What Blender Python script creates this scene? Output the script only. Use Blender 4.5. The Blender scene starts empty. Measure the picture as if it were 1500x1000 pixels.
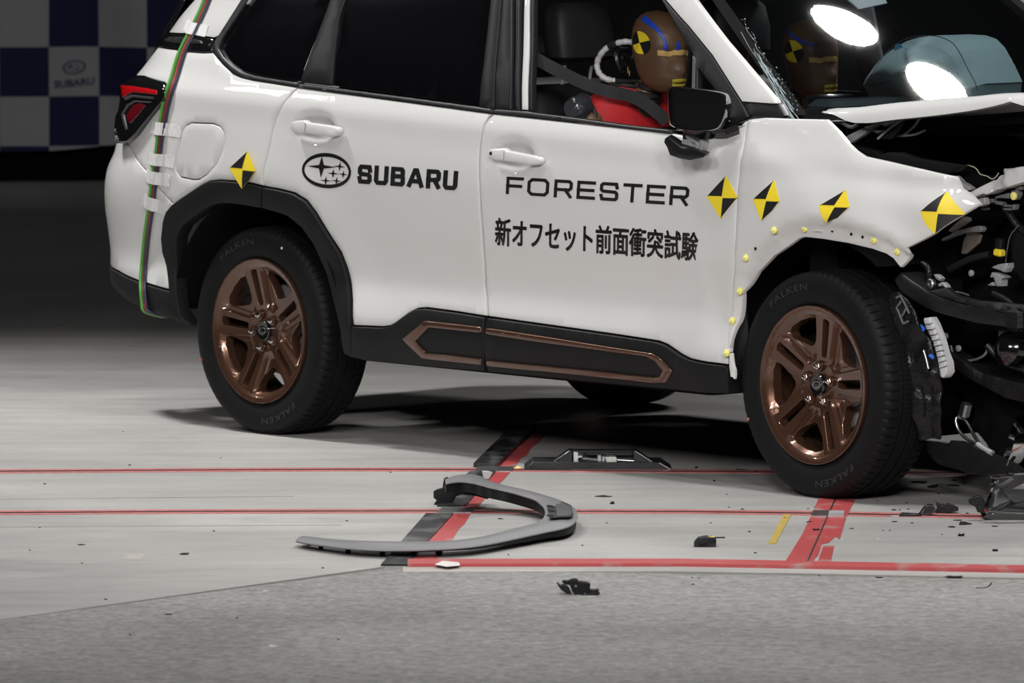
import bpy, math, random
from mathutils import Vector, Matrix
from mathutils.geometry import delaunay_2d_cdt
random.seed(7)
SC = bpy.context.scene
COL = SC.collection
# ---------------------------------------------------------------- camera
F, PITCH, CAMH = 9672.86, 0.0843521643, 2.17520483
cam = bpy.data.cameras.new('camera')
cam.sensor_width = 36.0
cam.lens = F / 1500 * 36.0
cam.clip_end = 200
cam.dof.use_dof = True
cam.dof.focus_distance = 20.2
cam.dof.aperture_fstop = 9.0
camo = bpy.data.objects.new('camera', cam)
COL.objects.link(camo)
camo.location = (0, 0, CAMH)
camo.rotation_euler = (math.pi / 2 - PITCH, 0, 0)
SC.camera = camo
# ---------------------------------------------------------------- world, lamps, exposure
SC.view_settings.view_transform = 'Standard'
SC.view_settings.look = 'None'
SC.view_settings.gamma = 1
SC.view_settings.use_curve_mapping = False
SC.view_settings.exposure = -0.34
SC.cycles.use_denoising = True
SC.cycles.max_bounces = 8
W = bpy.data.worlds.new('dark_hall')
SC.world = W
W.use_nodes = True
W.node_tree.nodes['Background'].inputs[0].default_value = (0.75, 0.85, 1.0, 1)
W.node_tree.nodes['Background'].inputs[1].default_value = 0.005


def lamp(name, loc, target, size, power, spread=120, shape='DISK', size_y=None, col=(1, .985, .96)):
    l = bpy.data.lights.new(name, 'AREA')
    l.shape = shape
    l.size = size
    if size_y:
        l.size_y = size_y
    l.energy = power
    l.spread = math.radians(spread)
    l.color = col
    o = bpy.data.objects.new(name, l)
    COL.objects.link(o)
    o.location = loc
    o.rotation_euler = (Vector(target) - Vector(loc)).to_track_quat('-Z', 'Y').to_euler()
    return o


for lx, ly, lz, tx, ty, tz, sz, pw, sp in [
    (4.415, 26.45, 8.0, 1.2, 19.5, 0.0, .57, 34, 60),      # round high-bay lamps mirrored in the windscreen
    (5.387, 26.45, 8.0, 1.5, 19.5, 0.0, .50, 34, 60),
    (6.40, 26.45, 8.0, 1.8, 19.5, 0.0, .60, 34, 60),
    (-2.30, 19.2, 7.5, -1.4, 19.8, 0.0, 1.1, 33, 75),     # the bay over the car
    (1.20, 18.6, 7.5, 0.6, 19.0, 0.0, 1.1, 47, 75),
    (3.60, 18.2, 7.5, 1.6, 19.4, 0.0, 1.1, 32, 75),
    (-3.60, 11.0, 4.8, -0.8, 20.4, 0.6, 1.3, 42, 60),     # the bay on the near side
    (-0.80, 10.0, 5.0, 0.2, 20.0, 0.6, 1.3, 42, 60),
    (2.00, 10.0, 5.0, 1.0, 20.0, 0.6, 1.3, 42, 60),
    (-3.90, 24.0, 7.3, -1.7, 22.3, 0.0, 1.1, 100, 58),  # added fill, set behind the car to lift the floor on the left
    (-11.55, 25.5, 7.5, 0.0, 22.2, 1.2, .62, 8, 50),      # the neighbouring bay, mirrored in the rear shoulder
    (-3.00, 33.5, 5.5, -2.9, 36.0, 0.8, .8, 2.2, 60),        # dim fill added far back to bring up the flag
]:
    lamp('hall_and_fill_lamp', (lx, ly, lz), (tx, ty, tz), sz, pw, sp)
# ---------------------------------------------------------------- materials


def mat(name, col, rough=.5, metal=0, spec=.5, coat=0, noise=None, bump=None, emit=None, trans=None, alpha=None, mottle=None, ior=None):
    m = bpy.data.materials.new(name)
    m.use_nodes = True
    nt = m.node_tree
    b = nt.nodes['Principled BSDF']
    c4 = (*col, 1)
    b.inputs['Base Color'].default_value = c4
    b.inputs['Roughness'].default_value = rough
    b.inputs['Metallic'].default_value = metal
    b.inputs['Specular IOR Level'].default_value = spec
    b.inputs['Coat Weight'].default_value = coat
    b.inputs['Coat Roughness'].default_value = .03
    if ior:
        b.inputs['IOR'].default_value = ior
    if trans is not None:
        b.inputs['Transmission Weight'].default_value = trans
    if alpha is not None:
        b.inputs['Alpha'].default_value = alpha
    if emit:
        b.inputs['Emission Color'].default_value = (*emit[0], 1)
        b.inputs['Emission Strength'].default_value = emit[1]
    tc = nt.nodes.new('ShaderNodeTexCoord')
    if mottle:  # (scale, amount)
        n = nt.nodes.new('ShaderNodeTexNoise')
        n.inputs['Scale'].default_value = mottle[0]
        n.inputs['Detail'].default_value = 6
        r = nt.nodes.new('ShaderNodeMapRange')
        r.inputs['From Min'].default_value = .3
        r.inputs['From Max'].default_value = .7
        r.inputs['To Min'].default_value = 1 - mottle[1]
        r.inputs['To Max'].default_value = 1 + mottle[1]
        mx = nt.nodes.new('ShaderNodeVectorMath')
        mx.operation = 'SCALE'
        mx.inputs[0].default_value = col
        nt.links.new(tc.outputs['Object'], n.inputs['Vector'])
        nt.links.new(n.outputs['Fac'], r.inputs['Value'])
        nt.links.new(r.outputs[0], mx.inputs['Scale'])
        nt.links.new(mx.outputs[0], b.inputs['Base Color'])
    if bump:  # (scale, strength)
        n = nt.nodes.new('ShaderNodeTexNoise')
        n.inputs['Scale'].default_value = bump[0]
        n.inputs['Detail'].default_value = 4
        bp = nt.nodes.new('ShaderNodeBump')
        bp.inputs['Strength'].default_value = bump[1]
        bp.inputs['Distance'].default_value = .004
        nt.links.new(tc.outputs['Object'], n.inputs['Vector'])
        nt.links.new(n.outputs['Fac'], bp.inputs['Height'])
        nt.links.new(bp.outputs[0], b.inputs['Normal'])
    return m


WHITE = mat('white_paint', (.62, .62, .615), .5, spec=.2, coat=.8)
BLACKP = mat('black_plastic', (.008, .008, .0085), .55, bump=(900, .15), spec=.22)
PIANO = mat('gloss_black', (.006, .006, .007), .12, coat=.6)
SATIN = mat('satin_black', (.010, .010, .0115), .38, spec=.4)
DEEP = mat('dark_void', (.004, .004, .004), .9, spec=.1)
BRONZE = mat('bronze_paint', (.115, .055, .034), .28, metal=.65, coat=.8)
RUBBER = mat('tyre_rubber', (.006, .006, .0065), .62, spec=.18, mottle=(6, .15))
RUBBERT = mat('tyre_lettering', (.022, .022, .024), .5)
CHROME = mat('chrome', (.75, .75, .76), .12, metal=1)
STEEL = mat('steel', (.36, .36, .37), .35, metal=1, mottle=(40, .2))
GALV = mat('grey_steel', (.40, .40, .41), .45, metal=.3, mottle=(14, .2))
DSTEEL = mat('dark_steel', (.022, .022, .024), .42, metal=.3, mottle=(20, .3), bump=(60, .3))
YEL = mat('marker_yellow', (.86, .66, .03), .5)
BLK = mat('marker_black', (.012, .012, .013), .45)
INK = mat('decal_black', (.008, .008, .009), .4)


def worn(name, col, under, scale, lo, hi, rough=.5, metal=0, streak=(1, 1)):
    """paint or scale worn through in patches to what lies under it"""
    m = mat(name, col, rough, metal=metal)
    nt = m.node_tree
    g = nt.nodes.new('ShaderNodeNewGeometry')
    mp = nt.nodes.new('ShaderNodeMapping')
    mp.inputs['Scale'].default_value = (streak[0], streak[1], 1)
    n = nt.nodes.new('ShaderNodeTexNoise')
    n.inputs['Scale'].default_value = scale
    n.inputs['Detail'].default_value = 7
    r = nt.nodes.new('ShaderNodeMapRange')
    r.inputs[1].default_value = lo
    r.inputs[2].default_value = hi
    mx = nt.nodes.new('ShaderNodeMix')
    mx.data_type = 'RGBA'
    mx.inputs[6].default_value = (*col, 1)
    mx.inputs[7].default_value = (*under, 1)
    nt.links.new(g.outputs['Position'], mp.inputs[0])
    nt.links.new(mp.outputs[0], n.inputs['Vector'])
    nt.links.new(n.outputs['Fac'], r.inputs[0])
    nt.links.new(r.outputs[0], mx.inputs[0])
    nt.links.new(mx.outputs[2], nt.nodes['Principled BSDF'].inputs['Base Color'])
    return m


REDP = worn('red_floor_paint', (.46, .075, .08), (.40, .30, .28), 9, .56, .74, streak=(1, .6), rough=.32)
PLATE = worn('scuffed_plate', (.016, .016, .018), (.20, .20, .20), 7, .50, .80, .42, .2, (1.6, .7))
REDL = mat('red_line_paint', (.42, .14, .135), .5, mottle=(30, .2))
TAPE = mat('white_tape', (.78, .78, .78), .55)
CLIP = mat('yellow_clip', (.85, .80, .25), .5)
GLASSD = mat('privacy_glass', (.003, .003, .004), .04, spec=.5)
TAILRED = mat('tail_red', (.45, .006, .01), .12, coat=1)
TAILDK = mat('tail_dark_red', (.10, .004, .008), .2, coat=.6)
SILVER = mat('silver_trim', (.30, .30, .315), .36, metal=.45, coat=.2)
FABRIC = mat('seat_black', (.012, .012, .013), .6)
REDV = mat('red_vest', (.50, .012, .018), .7, bump=(300, .2))
SKIN = mat('dummy_brown', (.125, .068, .036), .42, mottle=(9, .15))
TAN = mat('ochre_grease', (.62, .40, .13), .5)
BLUE = mat('blue_grease', (.01, .06, .55), .4)
AIRB = mat('airbag_fabric', (.47, .61, .62), .75, bump=(25, .5))
BELT = mat('belt_webbing', (.05, .05, .055), .55)


def glass_mat():
    m = bpy.data.materials.new('windscreen_glass')
    m.use_nodes = True
    nt = m.node_tree
    nt.nodes.clear()
    o = nt.nodes.new('ShaderNodeOutputMaterial')
    t = nt.nodes.new('ShaderNodeBsdfTransparent')
    t.inputs[0].default_value = (.78, .86, .90, 1)
    g = nt.nodes.new('ShaderNodeBsdfGlossy')
    g.inputs['Roughness'].default_value = .02
    f = nt.nodes.new('ShaderNodeFresnel')
    f.inputs['IOR'].default_value = 1.5
    mx = nt.nodes.new('ShaderNodeMixShader')
    nt.links.new(f.outputs[0], mx.inputs[0])
    nt.links.new(t.outputs[0], mx.inputs[1])
    nt.links.new(g.outputs[0], mx.inputs[2])
    nt.links.new(mx.outputs[0], o.inputs[0])
    return m


GLASS = glass_mat()

# ---------------------------------------------------------------- geometry helpers
CP, SP = math.cos(PITCH), math.sin(PITCH)
CX0, CY0, YAW = -0.187950228, 22.6228036, 0.845467184
FW = Vector((math.cos(YAW), -math.sin(YAW), 0))
OUT = Vector((-math.sin(YAW), -math.cos(YAW), 0))


def ray(px, py):
    x, y = (px - 750) / F, (500 - py) / F
    return Vector((x, CP + y * SP, -SP + y * CP))


def G(px, py, z=0.0):
    """point of the level z seen at a photograph position (world)"""
    d = ray(px, py)
    t = (z - CAMH) / d.z
    return Vector((d.x * t, d.y * t, z))


def to_car(P):
    q = P - Vector((CX0, CY0, 0))
    return Vector((q.dot(FW), q.dot(OUT), q.z))


CO = to_car(Vector((0, 0, CAMH)))


def S(px, py, s):
    """car point (x, outward, z) at lateral distance s"""
    d = ray(px, py)
    D = Vector((d.dot(FW), d.dot(OUT), d.z))
    return CO + D * ((s - CO.y) / D.y)


def lerp(a, b, t):
    return a + (b - a) * t


def interp(x, X, Y):
    if x <= X[0]:
        return Y[0]
    for i in range(len(X) - 1):
        if x <= X[i + 1]:
            t = (x - X[i]) / (X[i + 1] - X[i])
            m0 = (Y[i + 1] - Y[i - 1]) / (X[i + 1] - X[i - 1]) if i else (Y[1] - Y[0]) / (X[1] - X[0])
            m1 = (Y[i + 2] - Y[i]) / (X[i + 2] - X[i]) if i + 2 < len(X) else (Y[i + 1] - Y[i]) / (X[i + 1] - X[i])
            h = X[i + 1] - X[i]
            return ((2 * t**3 - 3 * t**2 + 1) * Y[i] + (t**3 - 2 * t**2 + t) * h * m0 + (3 * t**2 - 2 * t**3) * Y[i + 1] + (t**3 - t**2) * h * m1)
    return Y[-1]


def sstep(a, b, x):
    t = max(0, min(1, (x - a) / (b - a)))
    return t * t * (3 - 2 * t)


PZ = [.20, .28, .36, .42, .47, .55, .63, .72, .82, .90, .98, 1.05, 1.10, 1.115, 1.17, 1.25, 1.40, 1.55, 1.70, 1.75]
PS = [.80, .855, .885, .892, .885, .870, .878, .894, .906, .910, .908, .902, .899, .896, .870, .842, .78, .715, .63, .58]
HZ = [.40, .44, .50, .62, .77, .84, .90, .975, 1.10, 1.163, 1.208, 1.264, 1.312, 1.43]
HX = [.02, .01, -.013, -.028, -.018, .009, .052, .085, .125, .149, .178, .211, .25, .30]


def side(x, z):
    """outward distance of the body side at (x, z)"""
    zz = z + .037 * (x - .2) * sstep(.85, 1.0, z)
    s = interp(zz, PZ, PS)
    xr = x - interp(z, HZ, HX)
    if xr < -.25:
        s -= .2 * ((-.25 - xr) / .8)**3
    if x > 2.75:
        s -= .22 * ((x - 2.75) / .65)**2
    for wx in (0.02, 2.66):                       # flared arches
        r = math.hypot(x - wx, z - .36)
        s += .012 * math.exp(-((r - .50) / .10)**2)
    return s


def B(px, py, off=0.0):
    """(x, z) where the body side is seen at a photograph position"""
    s, last, best = 1.0, None, (9, None)
    while s > .3:
        L = S(px, py, s)
        g = side(L.x, L.z) + off - s
        if abs(g) < best[0]:
            best = (abs(g), L.copy())
        if g >= 0:
            if last is None:
                break
            lo, hi = s, last
            for _ in range(24):
                m = (lo + hi) / 2
                L = S(px, py, m)
                if side(L.x, L.z) + off - m >= 0:
                    lo = m
                else:
                    hi = m
            L = S(px, py, lo)
            return (L.x, L.z)
        last = s
        s -= .01
    return (best[1].x, best[1].z)


def link(name, me, material=None, parent=None):
    o = bpy.data.objects.new(name, me)
    COL.objects.link(o)
    if material is not None:
        for m in (material if isinstance(material, (list, tuple)) else [material]):
            me.materials.append(m)
    if parent is not None:
        o.parent = parent
    return o


def mesh(name, vs, fs, material=None, parent=None, smooth=False, mi=None, auto=None):
    me = bpy.data.meshes.new(name)
    me.from_pydata([tuple(v) for v in vs], [], fs)
    if mi:
        for p, i in zip(me.polygons, mi):
            p.material_index = i
    if smooth:
        me.polygons.foreach_set('use_smooth', [True] * len(me.polygons))
    if auto is not None:
        me.polygons.foreach_set('use_smooth', [True] * len(me.polygons))
        me.set_sharp_from_angle(angle=math.radians(auto))
    me.validate()
    return link(name, me, material, parent)


def tag(o, label=None, cat=None, group=None, kind=None):
    if label:
        o['label'] = label
    if cat:
        o['category'] = cat
    if group:
        o['group'] = group
    if kind:
        o['kind'] = kind
    return o


def empty(name, loc=(0, 0, 0), rz=0, label=None, cat=None, group=None):
    o = bpy.data.objects.new(name, None)
    o.empty_display_size = .1
    COL.objects.link(o)
    o.location = loc
    o.rotation_euler = (0, 0, rz)
    return tag(o, label, cat, group)


class MB:
    """collects simple solids; build() links them as ONE mesh object"""

    def __init__(self):
        self.v, self.f, self.m = [], [], []

    def add(self, vs, fs, mi=0):
        n = len(self.v)
        self.v += [Vector(v) for v in vs]
        self.f += [[i + n for i in f] for f in fs]
        self.m += [mi] * len(fs)
        return self

    def box(self, c, sz, rot=None, mi=0, bev=0.0):
        x, y, z = [d / 2 for d in sz]
        b = min(bev, x * .9, y * .9, z * .9)
        R = rot if rot is not None else Matrix.Identity(3)
        c = Vector(c)
        if b <= 0:
            vs = [R @ Vector((sx * x, sy * y, sz_ * z)) + c for sx in (-1, 1) for sy in (-1, 1) for sz_ in (-1, 1)]
            self.add(vs, [(0, 1, 3, 2), (4, 6, 7, 5), (0, 4, 5, 1), (2, 3, 7, 6), (0, 2, 6, 4), (1, 5, 7, 3)], mi)
        else:
            ring = lambda ex, ey, zz: [(ex, -ey + b, zz), (ex, ey - b, zz), (ex - b, ey, zz), (-ex + b, ey, zz), (-ex, ey - b, zz), (-ex, -ey + b, zz), (-ex + b, -ey, zz), (ex - b, -ey, zz)]
            rs = [ring(x - b, y - b, -z), ring(x, y, -z + b), ring(x, y, z - b), ring(x - b, y - b, z)]
            vs = [R @ Vector(p) + c for r in rs for p in r]
            fs = [tuple(range(7, -1, -1)), tuple(range(24, 32))]
            for k in range(3):
                for i in range(8):
                    j = (i + 1) % 8
                    fs.append((k * 8 + i, k * 8 + j, k * 8 + 8 + j, k * 8 + 8 + i))
            self.add(vs, fs, mi)
        return self

    def tube(self, pts, r, n=8, mi=0, cap=True, rs=None):
        pts = [Vector(p) for p in pts]
        vs, fs = [], []
        up = Vector((0, 0, 1))
        prev = None
        for i, p in enumerate(pts):
            t = (pts[min(i + 1, len(pts) - 1)] - pts[max(i - 1, 0)]).normalized()
            if prev is None:
                a = t.cross(up)
                if a.length < .1:
                    a = t.cross(Vector((1, 0, 0)))
            else:
                a = prev - t * prev.dot(t)
            a.normalize()
            prev = a
            b = t.cross(a)
            rr = rs[i] if rs else r
            for k in range(n):
                an = 2 * math.pi * k / n
                vs.append(p + (a * math.cos(an) + b * math.sin(an)) * rr)
        for i in range(len(pts) - 1):
            for k in range(n):
                k2 = (k + 1) % n
                fs.append((i * n + k, i * n + k2, (i + 1) * n + k2, (i + 1) * n + k))
        if cap:
            fs.append(tuple(range(n - 1, -1, -1)))
            fs.append(tuple(range((len(pts) - 1) * n, len(pts) * n)))
        return self.add(vs, fs, mi)

    def prism(self, poly, a, b, mi=0):
        """poly: list of 3D points of one face; the other is shifted by vector a->b difference"""
        n = len(poly)
        d = Vector(b) - Vector(a)
        vs = [Vector(p) for p in poly] + [Vector(p) + d for p in poly]
        fs = [tuple(range(n - 1, -1, -1)), tuple(range(n, 2 * n))] + [(i, (i + 1) % n, n + (i + 1) % n, n + i) for i in range(n)]
        return self.add(vs, fs, mi)

    def lathe(self, prof, origin, axis, n=24, mi=0, closed=False):
        """prof: (radius, along)"""
        ax = Vector(axis).normalized()
        u = ax.orthogonal().normalized()
        w = ax.cross(u)
        o = Vector(origin)
        vs, fs = [], []
        for r, h in prof:
            for k in range(n):
                an = 2 * math.pi * k / n
                vs.append(o + ax * h + (u * math.cos(an) + w * math.sin(an)) * r)
        m = len(prof)
        for i in range(m - 1 + (1 if closed else 0)):
            i2 = (i + 1) % m
            for k in range(n):
                k2 = (k + 1) % n
                fs.append((i * n + k, i * n + k2, i2 * n + k2, i2 * n + k))
        if not closed:
            fs.append(tuple(range(n - 1, -1, -1)))
            fs.append(tuple(range((m - 1) * n, m * n)))
        return self.add(vs, fs, mi)

    def build(self, name, material, parent=None, auto=35, loc=None):
        o = mesh(name, self.v, self.f, material, parent, auto=auto, mi=self.m)
        if loc is not None:
            o.location = loc
        return o


def crv(pts, n=6, closed=False):
    """Catmull-Rom through points"""
    P = [Vector(p) for p in pts]
    out = []
    m = len(P)
    for i in range(m if closed else m - 1):
        p0 = P[(i - 1) % m] if closed or i else P[0]
        p1, p2 = P[i], P[(i + 1) % m]
        p3 = P[(i + 2) % m] if closed or i + 2 < m else P[-1]
        for k in range(n):
            t = k / n
            out.append(.5 * ((2 * p1) + (p2 - p0) * t + (2 * p0 - 5 * p1 + 4 * p2 - p3) * t * t + (3 * p1 - p0 - 3 * p2 + p3) * t**3))
    if not closed:
        out.append(P[-1])
    return out


def area2(P):
    return sum(P[i][0] * P[(i + 1) % len(P)][1] - P[(i + 1) % len(P)][0] * P[i][1] for i in range(len(P))) / 2


def ccw(P):
    return list(P) if area2(P) > 0 else list(P)[::-1]


def dens(P, step):
    out = []
    for i in range(len(P)):
        a, b = P[i], P[(i + 1) % len(P)]
        n = max(1, int(math.hypot(b[0] - a[0], b[1] - a[1]) / step + .5))
        for k in range(n):
            out.append((lerp(a[0], b[0], k / n), lerp(a[1], b[1], k / n)))
    return out


def offs(P, d):
    """offset a CCW polygon outwards by d"""
    n = len(P)
    out = []
    for i in range(n):
        a, b, c = P[i - 1], P[i], P[(i + 1) % n]
        n1 = Vector((b[1] - a[1], a[0] - b[0]))
        n2 = Vector((c[1] - b[1], b[0] - c[0]))
        if n1.length < 1e-9:
            n1 = n2
        if n2.length < 1e-9:
            n2 = n1
        n1.normalize()
        n2.normalize()
        m = n1 + n2
        if m.length < 1e-6:
            m = n1
        m.normalize()
        k = d / max(.5, m.dot(n1))
        out.append((b[0] + m.x * k, b[1] + m.y * k))
    return out


def inside(p, P):
    x, y = p
    r = False
    j = len(P) - 1
    for i in range(len(P)):
        xi, yi = P[i][0], P[i][1]
        xj, yj = P[j][0], P[j][1]
        if (yi > y) != (yj > y) and x < (xj - xi) * (y - yi) / (yj - yi) + xi:
            r = not r
        j = i
    return r


def fill2d(outer, holes, step, lines=()):
    """triangulate a region with interior points; returns verts, tris, boundary loops (vertex ids)"""
    pts = [Vector(p) for p in outer]
    edges = [(i, (i + 1) % len(outer)) for i in range(len(outer))]
    for h in holes:
        b = len(pts)
        pts += [Vector(p) for p in h]
        edges += [(b + i, b + (i + 1) % len(h)) for i in range(len(h))]
    for ln in lines:
        b = len(pts)
        pts += [Vector(p) for p in ln]
        edges += [(b + i, b + i + 1) for i in range(len(ln) - 1)]
    xs = [p[0] for p in outer]
    ys = [p[1] for p in outer]
    grid = {}
    cs = step
    for p in pts:
        grid.setdefault((int(p.x // cs), int(p.y // cs)), []).append(p)
    y = min(ys) + step * .5
    row = 0
    while y < max(ys):
        x = min(xs) + step * (.25 if row % 2 else .75)
        while x < max(xs):
            q = (x, y)
            if inside(q, outer) and not any(inside(q, h) for h in holes):
                cx, cy = int(x // cs), int(y // cs)
                ok = True
                for dx in (-1, 0, 1):
                    for dy in (-1, 0, 1):
                        for p in grid.get((cx + dx, cy + dy), ()):
                            if (p.x - x)**2 + (p.y - y)**2 < (step * .5)**2:
                                ok = False
                if ok:
                    pts.append(Vector(q))
            x += step
        y += step * .87
        row += 1
    V, E, T, ov, oe, of = delaunay_2d_cdt(pts, edges, [], 0, 1e-6)
    tris = []
    for t in T:
        c = (sum(V[i].x for i in t) / len(t), sum(V[i].y for i in t) / len(t))
        if inside(c, outer) and not any(inside(c, h) for h in holes):
            t = list(t)
            a, b, c_ = V[t[0]], V[t[1]], V[t[2]]
            if (b.x - a.x) * (c_.y - a.y) - (c_.x - a.x) * (b.y - a.y) < 0:
                t.reverse()
            tris.append(t)
    return [(v.x, v.y) for v in V], tris


def bloops(tris):
    """directed boundary edges of a triangle set"""
    e = set()
    for t in tris:
        for i in range(len(t)):
            e.add((t[i], t[(i + 1) % len(t)]))
    return [(a, b) for a, b in e if (b, a) not in e]


def sheet(name, outer, surf, material, parent, holes=(), step=.05, gap=.0025, r=.003, depth=.022, bstep=None, thin=False):
    """a pressed panel: outline (x, z), surf(x, z) -> outward distance; rounded edge and return flange"""
    bstep = bstep or step * .6
    P = dens(ccw(outer), bstep)
    P = offs(P, -(gap + r))
    H = [offs(dens(ccw(h), bstep), gap + r) for h in holes]
    V, T = fill2d(P, H, step)
    vs = [Vector((x, -surf(x, z), z)) for x, z in V]
    fs = [tuple(t) for t in T]
    be = bloops(T)
    nrm = {}
    for a, b in be:
        n = Vector((V[b][1] - V[a][1], V[a][0] - V[b][0]))
        if n.length > 0:
            n.normalize()
        for k in (a, b):
            nrm[k] = nrm.get(k, Vector((0, 0))) + n
    rings = [(r * .7, r * .3), (r, r), (r, depth)] if not thin else [(0, depth)]
    prev = {k: k for k in nrm}
    for ro, dp in rings:
        cur = {}
        for k, n in nrm.items():
            n = n.normalized() if n.length > 0 else n
            x, z = V[k][0] + n.x * ro, V[k][1] + n.y * ro
            cur[k] = len(vs)
            vs.append(Vector((x, -surf(x, z) + dp, z)))
        for a, b in be:
            fs.append((prev[b], prev[a], cur[a], cur[b]))
        prev = cur
    return mesh(name, vs, fs, material, parent, auto=60 if not thin else 40)


def px2(P, off=0.0, n=0, closed=True):
    """photograph outline -> (x, z) on the body side; n > 0 rounds it"""
    if n:
        P = [(p.x, p.y) for p in crv([(a, b, 0) for a, b in P], n, closed)]
    Q = [B(a, b, off) for a, b in P]
    m = len(P)
    for i in range(m):                      # edges that leave the top of the frame run on up to the roof
        if P[i][1] <= -9.5:
            j = (i - 1) % m if P[i - 1][1] > -9.5 else (i + 1) % m
            if P[j][1] > -9.5 and Q[i][1] - Q[j][1] > .002:
                k = (1.64 - Q[j][1]) / (Q[i][1] - Q[j][1])
                Q[i] = (Q[j][0] + (Q[i][0] - Q[j][0]) * k, 1.64)
    return Q


def textmesh(body, size=1.0, bold=0.0, spacing=1.0):
    c = bpy.data.curves.new('t', 'FONT')
    c.body = body
    c.size = size
    c.offset = bold
    c.space_character = spacing
    c.resolution_u = 3
    o = bpy.data.objects.new('t', c)
    COL.objects.link(o)
    bpy.context.view_layer.update()
    me = bpy.data.meshes.new_from_object(o.evaluated_get(bpy.context.evaluated_depsgraph_get()))
    V = [v.co.copy() for v in me.vertices]
    Fs = [list(p.vertices) for p in me.polygons]
    bpy.data.objects.remove(o)
    bpy.data.curves.remove(c)
    bpy.data.meshes.remove(me)
    x0, x1 = min(v.x for v in V), max(v.x for v in V)
    y0, y1 = min(v.y for v in V), max(v.y for v in V)
    return [((v.x - x0) / (x1 - x0), (v.y - y0) / (y1 - y0)) for v in V], Fs
# ---------------------------------------------------------------- hall floor


def floor_mat(name, base, rough, streak=1.0, tint=(1, 1, 1), grain=.06, dirs=True):
    m = bpy.data.materials.new(name)
    m.use_nodes = True
    nt = m.node_tree
    L = nt.links.new
    b = nt.nodes['Principled BSDF']
    b.inputs['Roughness'].default_value = rough
    b.inputs['Specular IOR Level'].default_value = .35
    g = nt.nodes.new('ShaderNodeNewGeometry')

    def noise(scale, sx, sy, det, lo, hi, a, z, dist=0):
        mp = nt.nodes.new('ShaderNodeMapping')
        mp.inputs['Scale'].default_value = (sx, sy, 1)
        n = nt.nodes.new('ShaderNodeTexNoise')
        n.inputs['Scale'].default_value = scale
        n.inputs['Detail'].default_value = det
        n.inputs['Distortion'].default_value = dist
        r = nt.nodes.new('ShaderNodeMapRange')
        r.inputs[1].default_value = lo
        r.inputs[2].default_value = hi
        r.inputs[3].default_value = a
        r.inputs[4].default_value = z
        L(g.outputs['Position'], mp.inputs[0])
        L(mp.outputs[0], n.inputs['Vector'])
        L(n.outputs['Fac'], r.inputs[0])
        return r.outputs[0]

    def mul(a, c):
        x = nt.nodes.new('ShaderNodeMath')
        x.operation = 'MULTIPLY'
        L(a, x.inputs[0])
        L(c, x.inputs[1])
        return x.outputs[0]
    v = noise(1.0, .9, 1.6, 5, .3, .7, 1 - .13 * streak, 1 + .10 * streak, .6)
    if dirs:
        v = mul(v, noise(2.2, .45, 4.5, 4, .35, .7, 1.04, 1 - .10 * streak, .8))
    v = mul(v, noise(55, 1, 1, 3, .25, .75, 1 - grain, 1 + grain))
    v = mul(v, noise(6, 1, 1, 6, .62, .74, 1, 1 - .10 * streak))
    if not dirs:
        v = mul(v, noise(22, 1, 1, 2, .3, .7, .80, 1.20))
        v = mul(v, noise(.8, 1, 1.3, 3, .3, .7, .86, 1.12, 1.0))
    else:
        v = mul(v, noise(3.0, .8, 1.2, 7, .50, .72, 1, .90, 1.5))
        v = mul(v, noise(9.0, .35, 1.5, 5, .58, .75, 1, 1.10, .5))
    sc = nt.nodes.new('ShaderNodeVectorMath')
    sc.operation = 'SCALE'
    sc.inputs[0].default_value = [base * t for t in tint]
    L(v, sc.inputs['Scale'])
    L(sc.outputs[0], b.inputs['Base Color'])
    n = nt.nodes.new('ShaderNodeTexNoise')
    n.inputs['Scale'].default_value = 120
    n.inputs['Detail'].default_value = 4
    bp = nt.nodes.new('ShaderNodeBump')
    bp.inputs['Strength'].default_value = .25 if dirs else .7
    bp.inputs['Distance'].default_value = .003
    L(g.outputs['Position'], n.inputs['Vector'])
    L(n.outputs['Fac'], bp.inputs['Height'])
    L(bp.outputs[0], b.inputs['Normal'])
    return m


M_ASPH = floor_mat('grey_rough_concrete', .225, .8, .8, (1, .985, .96), .30, False)
M_SLAB = floor_mat('smooth_concrete', .365, .45, 1.0, (1, .985, .955), .05)
M_PALE = floor_mat('pale_screed', .36, .7, .6, (1, .94, .88), .12)

floor = mesh('floor', [(-40, 4, -.03), (40, 4, -.03), (40, 46, -.03), (-40, 46, -.03)], [(0, 1, 2, 3)], M_ASPH)
tag(floor, kind='structure', label='dark rough grey concrete floor in front of the red kerb')


def slab(name, P, z0, z1, material, parent, label=None):
    o = MB().prism([(p[0], p[1], z0) for p in ccw([(p[0], p[1]) for p in P])], (0, 0, z0), (0, 0, z1)).build(name, material, parent, auto=20)
    return tag(o, label)


# the apron in front and the smooth rail floor behind the kerb
kerbL, kerbR = G(563, 829.5), G(4200, 889.5)
e0, e1 = G(-200, 931), G(0, 907)
apron = slab('apron_slab', [(-12, 6), (12, 6), (12, kerbR.y - .10), (kerbR.x, kerbR.y - .035), (kerbL.x, kerbL.y - .04), (e1.x, e1.y), (e0.x, e0.y), (-12, e0.y - 1.2)], -.03, -.002, M_ASPH, floor, 'dark rough concrete apron')
rail = slab('rail_floor_slab', [(kerbR.x + 8, kerbR.y - .1), (kerbR.x + 8, 44), (-14, 44), (-14, e0.y - 1.2), (e0.x, e0.y), (e1.x, e1.y), (kerbL.x, kerbL.y), (kerbR.x, kerbR.y)], -.03, 0, M_SLAB, floor, 'smooth light grey concrete slab')
slab('pale_edge_strip', [G(590, 837, 0), G(1000, 836, 0), G(1500, 846, 0), G(4200, 897, 0), G(4200, 889, 0), G(1500, 838, 0), G(1000, 828.5, 0), G(590, 829, 0)], -.03, -.0005, M_PALE, floor, 'pale screed strip below the red kerb')
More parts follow.
